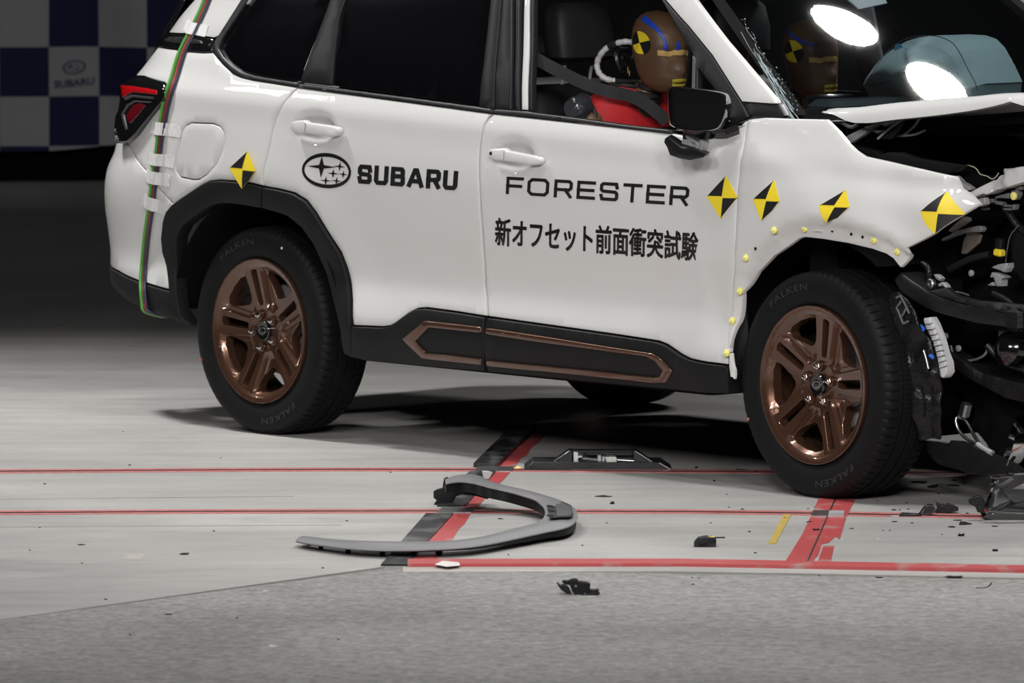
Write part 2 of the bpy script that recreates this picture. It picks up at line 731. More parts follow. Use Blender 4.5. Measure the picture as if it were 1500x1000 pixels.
slab('kerb', [G(597, 830), G(1000, 829.5), G(4200, 890), G(4200, 883), G(1000, 822.5), G(597, 822.5)], -.006, .009, REDP, floor, 'red painted steel edge of the rail floor')


def strip(name, pts, w0, w1, z0, z1, material, label=None):
    """band following image points (world x, y); spans y + w0 .. y + w1"""
    a = [G(x, y) for x, y in pts]
    return slab(name, [(p.x, p.y + w0) for p in a] + [(p.x, p.y + w1) for p in reversed(a)], z0, z1, material, floor, label)


for pts in ([(-1500, 702), (-150, 691.5), (0, 690.5), (300, 688.5), (500, 687.7), (700, 688), (1130, 690.7), (1700, 695), (4200, 718)],
            [(-1500, 767), (-150, 752.5), (0, 751.2), (300, 749.2), (600, 748.6), (1000, 749.4), (1200, 752), (1440, 756.5), (1800, 764), (4200, 812)]):
    strip('rail_line_red', pts, -.056, -.018, 0, .0015, REDL, 'thin red painted line beside the rail slot')
    strip('rail_slot', pts, -.018, .018, 0, .0008, DSTEEL, 'dark steel rail slot between two red lines')
    strip('rail_line_red', pts, .018, .056, 0, .0015, REDL, 'thin red painted line beside the rail slot')
JOINT = mat('joint_grey', (.12, .12, .115), .8)
strip('floor_joint', [(-100, 771), (0, 772), (500, 769)], -.0022, .0022, 0, .0006, JOINT)
strip('floor_joint', [(-100, 731.5), (0, 731), (430, 727)], -.0022, .0022, 0, .0006, JOINT)


def quad(name, P, z0, z1, material, label=None):
    return slab(name, [G(x, y) for x, y in P], z0, z1, material, floor, label)


quad('cover_plate', [(693.5, 684.5), (729, 684.5), (786, 628), (750, 628)], 0, .014, PLATE, 'scuffed black steel plate beyond the first rail line')
quad('cover_plate', [(640, 742), (682, 742), (726, 692), (688, 692)], 0, .006, PLATE, 'black steel plate between the rail lines')
quad('cover_plate', [(558, 829), (596, 829), (664, 754), (624, 754)], 0, .006, PLATE, 'scuffed black steel plate in front of the second rail line')
quad('joint_plate', [(695, 691.5), (749, 691.5), (754, 685), (700, 685)], 0, .005, STEEL, 'grey steel joint plate on the first rail line')
quad('joint_plate', [(640, 752), (690, 752), (696, 745), (647, 745)], 0, .005, STEEL, 'grey steel joint plate on the second rail line')
rg = [(797, 637), (788, 649), (779, 655), (771, 668), (764, 670), (752, 687), (737, 703), (722, 718), (704, 738), (690, 752), (680, 768), (672, 775), (663, 790), (655, 799), (645, 808), (640, 818), (634, 823)]
quad('cross_stripe', [(598, 823), (664, 754), (728, 686), (786, 628), (806, 628)] + rg, 0, .002, REDP, 'broad red painted stripe beside the black plates')
quad('cross_stripe', [(1150, 823), (1174, 785), (1190, 752), (1205, 716), (1231, 716), (1224, 728), (1201, 778), (1181, 823)], 0, .002, REDP, 'broad red painted stripe under the front wheel, left half')
quad('cross_stripe', [(1183, 823), (1203, 778), (1226, 728), (1233, 716), (1258, 716), (1252, 733), (1240, 757), (1236, 770), (1230, 790), (1224, 786), (1214, 795), (1204, 797), (1199, 812), (1190, 823)], 0, .002, REDP, 'worn red painted stripe under the front wheel, right half')
quad('cross_stripe', [(1198, 823), (1206, 800), (1222, 800), (1217, 823)], 0, .002, REDP)
quad('stripe_joint', [(1181.5, 824), (1183.5, 824), (1226.5, 727), (1225, 727)], 0, .003, DSTEEL)
quad('joint_plate', [(1188, 757.5), (1212, 757.5), (1214, 750), (1191, 750)], 0, .006, STEEL, 'bright steel joint plate on the red stripe')
quad('joint_plate', [(1213, 757.5), (1236, 757.5), (1237, 750), (1215, 750)], 0, .006, GALV, 'scratched steel joint plate on the red stripe')
quad('yellow_mark', [(1125, 796.5), (1136, 797), (1159, 754), (1148, 753.5)], 0, .002, mat('yellow_floor_paint', (.42, .31, .07), .55, mottle=(30, .15)), 'short yellow painted bar left of the front wheel')
quad('floor_patch', [(181, 820), (208, 820), (213, 811), (190, 811)], 0, .001, M_PALE, 'small pale square patch')
mk = mat('tape_residue', (.72, .69, .67), .4, mottle=(40, .2))
quad('tape_scrap', [(637, 831), (648, 826), (672, 828), (674, 832), (655, 834)], .0075, .0095, mk)

# ---------------------------------------------------------------- back of the hall
wall = mesh('wall_back', [(-30, 41.2, -.03), (30, 41.2, -.03), (30, 41.2, 9), (-30, 41.2, 9)], [(0, 1, 2, 3)], mat('dark_wall', (.03, .03, .032), .9))
tag(wall, kind='structure')

ceiling = mesh('ceiling', [(-30, -2, 9.6), (30, -2, 9.6), (30, 46, 9.6), (-30, 46, 9.6)], [(3, 2, 1, 0)], mat('ceiling_grey', (.30, .33, .38), .9))
tag(ceiling, kind='structure')
for k in range(7):
    b = MB()
    y = 3 + k * 6.2
    b.box((0, y, 9.2), (50, .22, .06)).box((0, y, 8.5), (50, .22, .06))
    for i in range(24):
        x = -24 + i * 2
        b.tube([(x, y, 9.17), (x + 1, y, 8.53), (x + 2, y, 9.17)], .035, 6)
    tag(b.build('roof_truss', mat('truss_grey', (.35, .37, .40), .6), ceiling), 'grey steel roof truss')
# ---------------------------------------------------------------- the car: body
car = empty('suv', (CX0, CY0, 0), -YAW, 'white crash-tested SUV with bronze wheels and a wrecked front end', 'car')
inset = lambda d: (lambda x, z: side(x, z) - d)
proud = lambda d: (lambda x, z: side(x, z) + d)

# edges shared by neighbouring panels (photograph positions)
GAP_R = [(436.5, 128), (428, 136), (419, 146), (410, 160), (403.5, 175), (398.5, 192), (395, 210), (391, 228), (387, 243), (384.5, 255), (385, 267), (387.5, 273.5)]
ARCH_R = [(387.5, 273.5), (370, 269), (345, 265.5), (322, 264), (308, 265.5), (298, 270), (255.5, 298.7), (246, 310), (241.5, 325), (239, 350), (241, 370), (247, 390), (249.5, 410), (250.7, 425)]
ARCH_F = [(387.5, 273.5), (410, 277.5), (432, 283), (450, 294), (463, 311), (485, 347), (500, 370), (507, 388), (513, 410), (516, 440), (517.5, 477)]
BUMP = [(184.5, 209), (190, 216), (204, 239), (214, 250), (231.5, 275), (254, 299)]
GAP_B = [(722, 166.5), (714, 174), (707.5, 184), (704, 200), (701.5, 220), (700.5, 240), (702, 280), (705.5, 335), (710, 420), (713.5, 464)]
CLAD_R = [(713.5, 464), (670, 457), (625, 451), (612, 452), (600, 458), (580, 473), (572, 477.5), (560, 479), (540, 478), (517.5, 477)]
CLAD_F = [(716, 464.5), (800, 476), (900, 490), (965, 500), (978, 505), (1000, 520), (1012, 526), (1035, 531), (1066, 535)]
GAP_F = [(1094.5, 174), (1092, 195), (1087, 225), (1083, 250), (1080.5, 275), (1079, 310), (1077.5, 348), (1076.5, 382), (1077, 396), (1074, 418), (1070, 466), (1067, 510), (1066, 535)]

# rear quarter: white sheet from D pillar to arch, the tail lamp and window openings in its outline
LAMPR = [(199, 111), (222, 116.5), (236, 120), (240.5, 124), (241.5, 131), (238.5, 148), (215, 176), (198, 197), (191, 204), (184.5, 209)]
FUEL = [(267, 191), (272, 184), (280, 180), (312, 181.3), (321, 185), (327, 192), (329.3, 203), (325, 220), (317, 239), (303, 255), (292, 262), (284, 263), (264, 259), (258.5, 250), (258, 238), (260.5, 220)]
QW = [(232, 69), (255, 72.5), (275, 76), (296, 77.5), (312, 77), (326, 94), (341, 108), (352, 113), (370, 117.5), (400, 122), (436.5, 128)]
fuel_xz = px2(FUEL)
quarter = sheet('quarter_panel', px2(LAMPR[::-1] + BUMP[1:]) [:0] + px2(QW + GAP_R[1:] + ARCH_R[1:10] + BUMP[::-1] + LAMPR[::-1][1:] + [(215, 91)]), side, WHITE, car, holes=[fuel_xz], step=.02)
sheet('fuel_door', fuel_xz, side, WHITE, car, step=.04, gap=.0015)
bumper = sheet('rear_bumper', px2(BUMP + ARCH_R[10:]) + px2([(207, 413), (173, 397), (161.5, 388), (158.5, 365), (158.5, 339), (154.5, 310), (153, 275), (157.5, 245), (167.5, 222), (168.5, 209)]), side, WHITE, car, step=.04)



def bowl(cx, cz, rx=.115, rz=.062, d=.020):
    def f(x, z):
        q = ((x - cx) / rx)**2 + ((z - cz) / rz)**2
        return d * (1 - sstep(.15, 1.0, q))
    return f


bc1, bc2 = B(462, 188), B(752, 228)
bw1, bw2 = bowl(*bc1), bowl(*bc2)
rear_door = sheet('rear_door', px2(GAP_R + ARCH_F[1:] + CLAD_R[::-1][1:] + GAP_B[::-1][1:]), lambda x, z: side(x, z) - bw1(x, z), WHITE, car, step=.02)
front_door = sheet('front_door', px2([(x + 1.5, y) for x, y in GAP_B] + CLAD_F[1:] + GAP_F[::-1][1:] + [(1085, 183), (1060, 196), (1034, 204), (980, 194), (850, 180.5)]), lambda x, z: side(x, z) - bw2(x, z) - .010 * math.exp(-(((x - 2.25) / .05)**2 + ((z - .50) / .10)**2)) + .004 * math.exp(-(((x - 2.18) / .03)**2 + ((z - .62) / .12)**2)), WHITE, car, step=.02)

# front wing with the stripped wheel-arch flange (cladding torn off), bent lower rear edge and torn tip
FLIP = [(1076, 520), (1083, 470), (1093, 420), (1104, 384), (1118, 366), (1140, 345), (1160, 334), (1190, 328), (1225, 331), (1265, 340), (1296, 352), (1318, 368), (1330, 375)]
flip_xz = px2(FLIP)


def fl_depth(x, z):
    s = side(x, z)
    best, sd = 9, 0
    for i in range(len(flip_xz) - 1):
        a, b = Vector(flip_xz[i]), Vector(flip_xz[i + 1])
        t = max(0, min(1, (Vector((x, z)) - a).dot(b - a) / (b - a).length_squared))
        q = a.lerp(b, t)
        dist = (Vector((x, z)) - q).length
        if dist < best:
            best = dist
            d = b - a
            sd = (x - a.x) * d.y - (z - a.y) * d.x   # > 0 on the wheel side
    dd = best if sd > 0 else -best
    s -= .024 * sstep(-.015, .012, dd)
    s += .006 * sstep(-.09, -.01, dd) * (1 - sstep(-.01, .004, dd))
    s += .005 * math.sin(x * 26 + z * 9) * sstep(2.55, 3.0, x) * .6          # ripples of the buckled sheet
    s -= .010 * math.exp(-((z - (1.04 - .09 * (x - 2.4))) / .035)**2) * sstep(2.45, 2.7, x)
    s -= .05 * sstep(3.14, 3.28, x)
    return s


WING = GAP_F[:-1] + [(1069, 520), (1073, 500), (1080, 478), (1090, 428), (1104, 399), (1126, 376), (1147, 362), (1162, 351), (1170, 348.7), (1200, 352), (1232, 357.5), (1270, 366), (1290, 373), (1300, 380), (1311, 394.5), (1320, 384), (1331.5, 371), (1329, 364), (1368, 344), (1400, 319), (1422.5, 300.5), (1412, 287), (1400, 276), (1396, 258), (1350, 247), (1300, 236), (1266, 228), (1254, 220), (1243, 210), (1226, 190), (1210, 174), (1160, 173), (1120, 171.5)]
wing = sheet('front_wing', px2(WING), fl_depth, WHITE, car, step=.022, depth=.015)

# ---------------------------------------------------------------- cladding
ARCH_RI = [(283.5, 477.5), (269, 462), (263.5, 438), (262.5, 400), (262.7, 372), (263.5, 347), (271.5, 331), (292, 315), (314, 301), (330, 297.4), (358, 300.5), (386, 305.4)]
sheet('wheel_arch_trim', px2([(x, y) for x, y in ARCH_R] + [(252, 440), (274, 475)] + ARCH_RI), proud(.013), BLACKP, car, step=.04, depth=.05)
ARCH_FI = [(386.5, 305.4), (408, 311), (426, 317.4), (445, 333), (461, 355), (485, 413), (497, 460), (502, 482), (508, 520)]
sheet('wheel_arch_trim', px2(ARCH_F + [(519, 500), (520, 522)] + ARCH_FI[::-1]), proud(.013), BLACKP, car, step=.04, depth=.05)
sheet('bumper_cladding', px2([(161, 388.5), (173, 398), (207, 413.5), (251, 426), (253, 440), (274, 475), (245, 465), (207, 451), (185, 438), (173, 427), (164, 414.5)]), inset(-.004), BLACKP, car, step=.04, depth=.06)
SILL_T = CLAD_R[::-1]
sill_r = sheet('sill_cladding', px2(SILL_T + [(714.5, 505), (715, 544.5), (640, 538), (540, 528.5), (512, 522), (517, 500)]), proud(.012), BLACKP, car, step=.04, depth=.06)
sill_f = sheet('sill_cladding', px2([(717.5, 464.5)] + CLAD_F[1:] + [(1070, 540), (1073, 577.5), (1036, 576), (900, 563), (800, 553), (718, 545)]), proud(.012), BLACKP, car, step=.04, depth=.06)
HEXO = [(594, 496), (628, 469), (680, 475), (711, 478.5), (711, 487), (680, 484), (633, 479), (614, 500), (630, 517), (660, 519), (711, 525), (711, 534.5), (660, 529), (624, 525)]
sheet('bronze_trim', px2(HEXO), proud(.019), BRONZE, car, step=.03, depth=.008, gap=0, r=.004)
HEXF = [(716.5, 479.5), (800, 492), (900, 508), (960, 517), (972, 524), (990.5, 543), (981, 560), (960, 561), (860, 550), (718, 536), (718, 527), (860, 541), (960, 552), (972, 550.5), (976, 542), (965, 529), (952, 522), (800, 501.5), (717, 489)]
sheet('bronze_trim', px2(HEXF), proud(.019), BRONZE, car, step=.03, depth=.008, gap=0, r=.004)

# ---------------------------------------------------------------- side glass, pillars and belt moulding
G_in = inset(.012)
QGL = [(320, 70), (324, 60), (345, 30), (366, 0), (372, -12), (483, -12), (479, 0), (460, 55), (437, 119), (400, 115), (372, 110), (354, 105), (338, 94), (326, 82)]
sheet('quarter_window', px2(QGL), inset(.010), GLASSD, car, step=.06, gap=0)
fr = mesh_frame = sheet('window_frame', px2([(312, 77), (311, 68), (318, 55), (358, -8), (364, -16), (373, -16), (364, 0), (325, 58), (320, 70), (328, 84), (340, 96), (355, 106), (373, 111.5), (400, 116), (437, 121.5), (436.5, 128), (400, 122), (370, 117.5), (352, 113), (341, 108), (326, 94)]), proud(.002), SATIN, car, step=.03, depth=.03, gap=0)
sheet('rear_door_window', px2([(484.5, 126), (490, 70), (496, 28), (506, 0), (511, -12), (719, -12), (716, 0), (706, 90), (699, 155)]), inset(.012), GLASSD, car, step=.06, gap=0)
sheet('door_frame', px2([(438, 121), (460, 60), (482, 0), (486, -12), (509, -12), (504, 0), (495, 27), (489, 70), (484, 127)]), inset(.003), SATIN, car, step=.04, gap=.001)
sheet('b_pillar_trim', px2([(699.5, 156), (707, 90), (717, 0), (719, -12), (735, -12), (733, 0), (725, 90), (722, 161)]), inset(.003), SATIN, car, step=.04, gap=.001)
sheet('b_pillar_trim', px2([(723, 161), (726, 90), (734, 0), (736, -12), (749, -12), (748.5, 0), (748, 80), (747, 162)]), inset(.003), SATIN, car, step=.04, gap=.001)
sheet('weather_strip', px2([(750.5, 163), (751, 80), (752, -12), (757, -12), (756, 80), (755.5, 163)]), inset(.010), SATIN, car, step=.04, gap=.0005)
sheet('door_aperture', px2([(757, 161.5), (759, 80), (761.5, -12), (768, -12), (767, 80), (765.5, 162)]), inset(.02), WHITE, car, step=.04, gap=.0005)
sheet('weather_strip', px2([(765.5, 163), (768, 80), (769, -12), (774, -12), (772.5, 80), (771, 164)]), inset(.022), SATIN, car, step=.04, gap=.0005)
sheet('belt_moulding', px2([(436.5, 121.8), (480, 127.5), (560, 138), (640, 148.5), (722, 159.5), (722, 166.5), (640, 155), (560, 144), (480, 134), (436.5, 128)]), proud(.005), SATIN, car, step=.03, gap=.0008)
sheet('belt_moulding', px2([(723, 159.5), (770, 163), (850, 173), (920, 183), (985, 190), (985, 197), (920, 189), (850, 180), (770, 171), (723, 166.5)]), proud(.005), SATIN, car, step=.03, gap=.0008)
# D pillar, black bridge and tail-gate edge
sheet('d_pillar', px2([(246.5, 48.5), (262, 26), (284, 0), (290, -10), (372, -10), (366, 0), (322, 52), (312.5, 56), (275, 50)]), inset(.001), WHITE, car, step=.04)
sheet('pillar_bridge', px2([(232, 68.5), (238, 58), (246.5, 48.5), (275, 50.5), (312.5, 56), (311, 76.5), (295, 77), (275, 75.5), (255, 72)]), inset(-.001), PIANO, car, step=.04)
sheet('bridge_recess', px2([(250, 52.5), (272, 53), (297, 58.5), (298, 65), (272, 66), (243, 62), (241, 59)]), inset(-.006), SATIN, car, step=.03, depth=.006)

# A pillar, its black foot, and the sail trim with the little corner window
sheet('a_pillar', px2([(1084.5, 150), (1042, 83), (1007, 40), (972, 0), (962, -12), (1006, -12), (1016, 0), (1060, 59), (1136, 148), (1137, 153.5)]), inset(.004), WHITE, car, step=.04)
sheet('a_pillar_foot', px2([(1080, 145), (1134, 148), (1147, 170), (1140, 174), (1096, 172.5), (1088, 163)]), inset(.012), SATIN, car, step=.04)
sheet('window_frame', px2([(955, -12), (962, -12), (972, 0), (1007, 40), (1042, 83), (1084, 150), (1095, 172), (1055, 187), (1030, 196), (985, 193), (985, 189), (1012, 190), (1012, 80), (1007, 71), (966, 0)]), inset(.006), SATIN, car, step=.03, gap=.001, holes=[px2([(1020, 100), (1067, 160), (1060, 172), (1020, 184)])])
sheet('division_bar', px2([(1012, 190), (1012, 80), (1017, 84), (1017, 190)]), inset(.004), mat('bar_grey', (.06, .06, .065), .35), car, step=.03, gap=.0005, depth=.02)
# ---------------------------------------------------------------- wheels


def rim_mesh():
    N = 5
    outer = [(.243 * math.cos(2 * math.pi * k / 120), .243 * math.sin(2 * math.pi * k / 120)) for k in range(120)]
    holes = []

    def rot(p, a):
        c, s = math.cos(a), math.sin(a)
        return (p[0] * c - p[1] * s, p[0] * s + p[1] * c)
    for k in range(N):
        a = 2 * math.pi * k / N
        sl = [(.086, -.009), (.094, -.0135), (.150, -.0150), (.203, -.0165), (.209, -.010), (.210, .0), (.209, .010), (.203, .0165), (.150, .0150), (.094, .0135), (.086, .009)]
        holes.append([rot(p, a) for p in dens(sl, .009)])
        w = [(.124, -.010), (.146, -.040), (.170, -.064), (.192, -.070), (.204, -.045), (.2085, 0), (.204, .045), (.192, .068), (.172, .064), (.146, .034), (.124, .006)]
        holes.append([rot(p, a + math.pi / N) for p in dens(w, .009)])
    WL, WR = (.028, .047), (.024, .036)            # arm half widths at u = .07 and u = .21, each side of the slot
    wl = lambda u: lerp(WL[0], WL[1], (u - .07) / .14)
    wr = lambda u: lerp(WR[0], WR[1], (u - .07) / .14)
    lines = []
    for rr in (.072, .216, .2255, .238):
        lines.append([(rr * math.cos(2 * math.pi * k / 100), rr * math.sin(2 * math.pi * k / 100)) for k in range(100)])
        lines[-1].append(lines[-1][0])
    for k in range(N):
        a = 2 * math.pi * k / N
        for e in (0, .006, .017, .021):
            lines.append([rot((.072 + .144 * q / 20, wl(.072 + .144 * q / 20) + e), a) for q in range(21)])
            lines.append([rot((.072 + .144 * q / 20, -wr(.072 + .144 * q / 20) - e), a) for q in range(21)])
    good = []
    for ln in lines:                                # keep the pieces that cross no opening
        cur = []
        for p in ln:
            if any(inside(p, h) for h in holes):
                if len(cur) > 1:
                    good.append(cur)
                cur = []
            else:
                cur.append(p)
        if len(cur) > 1:
            good.append(cur)
    V, T = fill2d(outer, holes, .0075, good)

    def depth(x, z):
        r = math.hypot(x, z)
        lin = lambda a, b, q: max(0, min(1, (q - a) / (b - a)))
        if r >= .2254:
            return .0045 * lin(.238, .2255, r)
        d = .0045 + .006 * lin(.2255, .216, r) + .020 * lin(.216, .072, r) + .003 * lin(.072, .05, r)
        th = math.atan2(z, x) % (2 * math.pi / N)
        if th > math.pi / N:
            th -= 2 * math.pi / N
        u, v = r * math.cos(th), r * math.sin(th)     # along / across the slot axis
        if .0719 < r < .2161:
            e = max(v - wl(u), -wr(u) - v)
            k = lin(.072, .095, r) * lin(.2165, .200, r)
            d += (.013 * lin(0, .006, e) + .006 * lin(.017, .021, e)) * k
        return d
    vs = [Vector((x, depth(x, z), z)) for x, z in V]
    fs = [tuple(t) for t in T]
    be = bloops(T)
    nrm = {}
    for a, b in be:
        n = Vector((V[b][1] - V[a][1], V[a][0] - V[b][0])).normalized()
        for k in (a, b):
            nrm[k] = nrm.get(k, Vector((0, 0))) + n
    prev = {k: k for k in nrm}
    for ro, dp in [(.0012, .001), (.0018, .003), (.004, .032)]:
        cur = {}
        for k, n in nrm.items():
            n = n.normalized()
            R = math.hypot(*V[k])
            q = 0 if R > .24 else ro
            cur[k] = len(vs)
            vs.append(Vector((V[k][0] + n.x * q, vs[k].y + dp, V[k][1] + n.y * q)))
        for a, b in be:
            fs.append((prev[b], prev[a], cur[a], cur[b]))
        prev = cur
    n0 = len(vs)
    bar = [(.243, .0), (.243, .012), (.228, .02), (.222, .19), (.24, .2)]
    mb = MB().lathe(bar, (0, 0, 0), (0, 1, 0), 60)
    mb.f = mb.f[:-2]
    vs += mb.v
    fs += [[i + n0 for i in f] for f in mb.f]
    return vs, fs


def tyre_mesh():
    # cross-section: (radius, across) from the outer bead over the tread to the inner bead
    half = [(.240, .088), (.247, .097), (.262, .1035), (.285, .107), (.303, .1075), (.318, .105), (.330, .1005), (.339, .094), (.3445, .086), (.3470, .078)]
    tread = []
    for a, b in ((.078, .047), (.036, .005), (-.005, -.036), (-.047, -.078)):
        crown = lambda w: .3505 - .6 * w * w
        tread += [(crown(a), a), (crown((a + b) / 2), (a + b) / 2), (crown(b), b)]
        if b > -.07:
            tread += [(crown(b) - .007, b - .002), (crown(b) - .007, b - .009)]
    tread = tread[1:-1] if False else tread
    prof = half[:-1] + tread + [(r, -w) for r, w in half[:-1]][::-1]
    vs, fs = [], []
    m = len(prof)
    angs = []
    for k in range(76):
        for q, ph in ((0, 0), (.05, 1), (.20, 1), (.25, 0), (.55, 0), (.59, 2), (.68, 2), (.72, 0)):
            angs.append((2 * math.pi * (k + q) / 76, ph))
    nseg = len(angs)
    for an, ph in angs:
        for j, (r, w) in enumerate(prof):
            aw = abs(w)
            rr = r
            if ph == 1 and .0555 < aw < .097 and r > .334:
                rr = r - .004 * min(1, (.1005 - aw) / .012)      # lateral shoulder grooves
            elif ph and .004 < aw < .046 and r > .345 and aw not in (.047, .036, .005):
                rr = r - .002                                    # sipes of the centre ribs
            z, x = rr * math.sin(an), rr * math.cos(an)
            z = max(z, -.3465)
            vs.append(Vector((x, -w, z)))
    for k in range(nseg):
        k2 = (k + 1) % nseg
        for j in range(m - 1):
            fs.append((k * m + j, k * m + j + 1, k2 * m + j + 1, k2 * m + j))
    return vs, fs


rim_v, rim_f = rim_mesh()
tyre_v, tyre_f = tyre_mesh()
rim_me = None


def cap_emblem(parent, y):
    mb = MB()
    ring = []
    for k in range(28):
        a = 2 * math.pi * k / 28
        ring.append((.017 * math.cos(a), y, .010 * math.sin(a)))
    mb.tube(ring + ring[:1], .0013, 5, cap=False)
    for cx, cz, s in ((-.006, .0015, .0065), (.004, .003, .003), (.009, -.0005, .003), (.003, -.003, .003), (-.002, -.0055, .003), (.006, -.006, .003)):
        st = []
        for k in range(8):
            a = math.pi / 4 * k
            r = s if k % 2 == 0 else s * .25
            st.append((cx + r * math.cos(a) * 1.2, y, cz + r * math.sin(a)))
        mb.prism(st[::-1], (0, 0, 0), (0, .001, 0))
    return mb.build('emblem', CHROME, parent)


def wheel(loc, rz=0, spin=0, emblem=True, let=0):
    global rim_me, tyre_me, parts_me
    if rim_me is None:
        w = mesh('wheel', rim_v, rim_f, BRONZE, car, auto=24)
        rim_me = w.data
        t = mesh('tyre', tyre_v, tyre_f, RUBBER, w, auto=50)
        tyre_me = t.data
        parts_me = []
        for k in range(5):
            a = math.radians(11 + 72 * k)
            x, z = .057 * math.cos(a), .057 * math.sin(a)
            mb = MB().lathe([(.0165, .012), (.0165, .018), (.0125, .0185), (.0120, .024)], (x, .041, z), (0, -1, 0), 16, 1)
            mb.lathe([(.0095, .0), (.0105, .020), (.0095, .026), (.006, .0275), (.0055, .033), (.001, .0345)], (x, .041, z), (0, -1, 0), 6, 0)
            parts_me.append(('lug_nut', mb, [CHROME, BRONZE]))
        parts_me.append(('hub_cap', MB().lathe([(.033, -.004), (.033, .008), (.030, .0115), (.028, .0105), (.012, .0125), (.001, .0125)], (0, .030, 0), (0, -1, 0), 32), [PIANO]))
        parts_me.append(('brake_disc', MB().lathe([(.06, 0), (.06, .03), (.150, .03), (.150, .006), (.06, 0)], (0, .13, 0), (0, -1, 0), 40).box((.105, .095, .085), (.07, .05, .13), bev=.012, mi=1), [GALV, DSTEEL]))
        parts_me = [(n, mb.build(n, mm, w).data) for n, mb, mm in parts_me]
        # the maker's word on the sidewall
        TV, TF = textmesh('FALKEN', bold=.012, spacing=1.1)
        for a0 in (1.95, 1.95 - math.pi):
            tv = []
            for u, v in TV:
                an = a0 - (u - .5) * .62
                r = .292 + v * .020
                tv.append((r * math.cos(an), -.1083, r * math.sin(an)))
            parts_me.append(('tyre_lettering', mesh('tyre_lettering', tv, TF, RUBBERT, w).data))
    else:
        w = link('wheel', rim_me, None, car)
        link('tyre', tyre_me, None, w)
        for n, me in parts_me:
            link(n, me, None, w)
    w.location = loc
    w.rotation_euler = (0, -spin, rz)
    for c in w.children:
        if c.name.startswith('tyre') and not c.name.startswith('tyre_l'):
            c.location = (0, .105, 0)
            c.rotation_euler = (0, spin, 0)
        if c.name.startswith('tyre_l'):
            c.location = (0, .105, 0)
            c.rotation_euler = (0, spin - let, 0)
    if emblem:
        e = cap_emblem(w, .0175)
        e.rotation_euler = (0, spin - .15, 0)
    return w


RAD = math.radians
W1 = wheel((0, -.885, .3467), 0, RAD(101))
W2 = wheel((2.66, -.885, .3467), RAD(-2.9), RAD(76 - 72))
W3 = wheel((0, .885, .3467), math.pi, RAD(30), False)
W4 = wheel((2.62, .885, .3467), math.pi, RAD(50), False)
# paint dots on the sidewalls
for w, a, r, c in ((W1, 201 - 101, .322, (.45, .02, .02)), (W1, 66 - 101, .312, (.6, .6, .6)), (W2, 203 - 4, .322, (.5, .16, .12))):
    a = RAD(a)
    MB().lathe([(.005, 0), (.005, .0012), (.0001, .0012)], (r * math.cos(a), -.0005, r * math.sin(a)), (0, -1, 0), 10).build('paint_dot', mat('dot', c, .5), w)
# ---------------------------------------------------------------- floor pan, liners, roof and far side
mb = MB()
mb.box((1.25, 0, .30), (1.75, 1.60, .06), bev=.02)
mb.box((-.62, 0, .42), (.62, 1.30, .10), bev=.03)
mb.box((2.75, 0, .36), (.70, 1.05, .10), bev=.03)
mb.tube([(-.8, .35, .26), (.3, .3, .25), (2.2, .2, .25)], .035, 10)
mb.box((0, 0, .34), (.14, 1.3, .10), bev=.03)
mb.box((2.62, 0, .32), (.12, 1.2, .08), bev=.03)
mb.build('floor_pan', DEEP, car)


def liner(cx, z0, r, s0, s1, name='wheel_liner', a0=4, a1=176):
    mb = MB()
    vs, fs = [], []
    n = 22
    for sv in (s0, s1):
        for k in range(n + 1):
            a = RAD(a0 + (a1 - a0) * k / n)
            vs.append((cx + r * math.cos(a), -sv, z0 + r * math.sin(a)))
    for k in range(n):
        fs.append((k, k + 1, n + 2 + k, n + 1 + k))
    fs.append(tuple(range(n + 1, 2 * n + 2)))
    mb.add(vs, fs)
    return mb.build(name, DEEP, car)


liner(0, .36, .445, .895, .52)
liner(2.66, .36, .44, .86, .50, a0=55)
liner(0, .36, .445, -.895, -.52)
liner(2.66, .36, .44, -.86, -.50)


def loft(name, rows, material, auto=40, closed=False, thick=0):
    n = len(rows[0])
    vs = [p for r in rows for p in r]
    fs = []
    for i in range(len(rows) - 1):
        for k in range(n - 1 + (1 if closed else 0)):
            k2 = (k + 1) % n
            fs.append((i * n + k, i * n + k2, (i + 1) * n + k2, (i + 1) * n + k))
    o = mesh(name, vs, fs, material, car, auto=auto)
    if thick:
        md = o.modifiers.new('t', 'SOLIDIFY')
        md.thickness = thick
        md.offset = 0
    return o


# roof skin
rows = []
for i in range(15):
    x = lerp(-.80, 1.72, i / 14)
    zc = 1.715 - .05 * ((x - .7) / 1.2)**2
    hw = .66 - .06 * max(0, (-x) / .8)**2
    rows.append([(x, hw * u, zc - .03 * u**2 - .05 * u**8) for u in [k / 8 - 1 for k in range(17)]])
loft('roof', rows, WHITE, thick=.02)
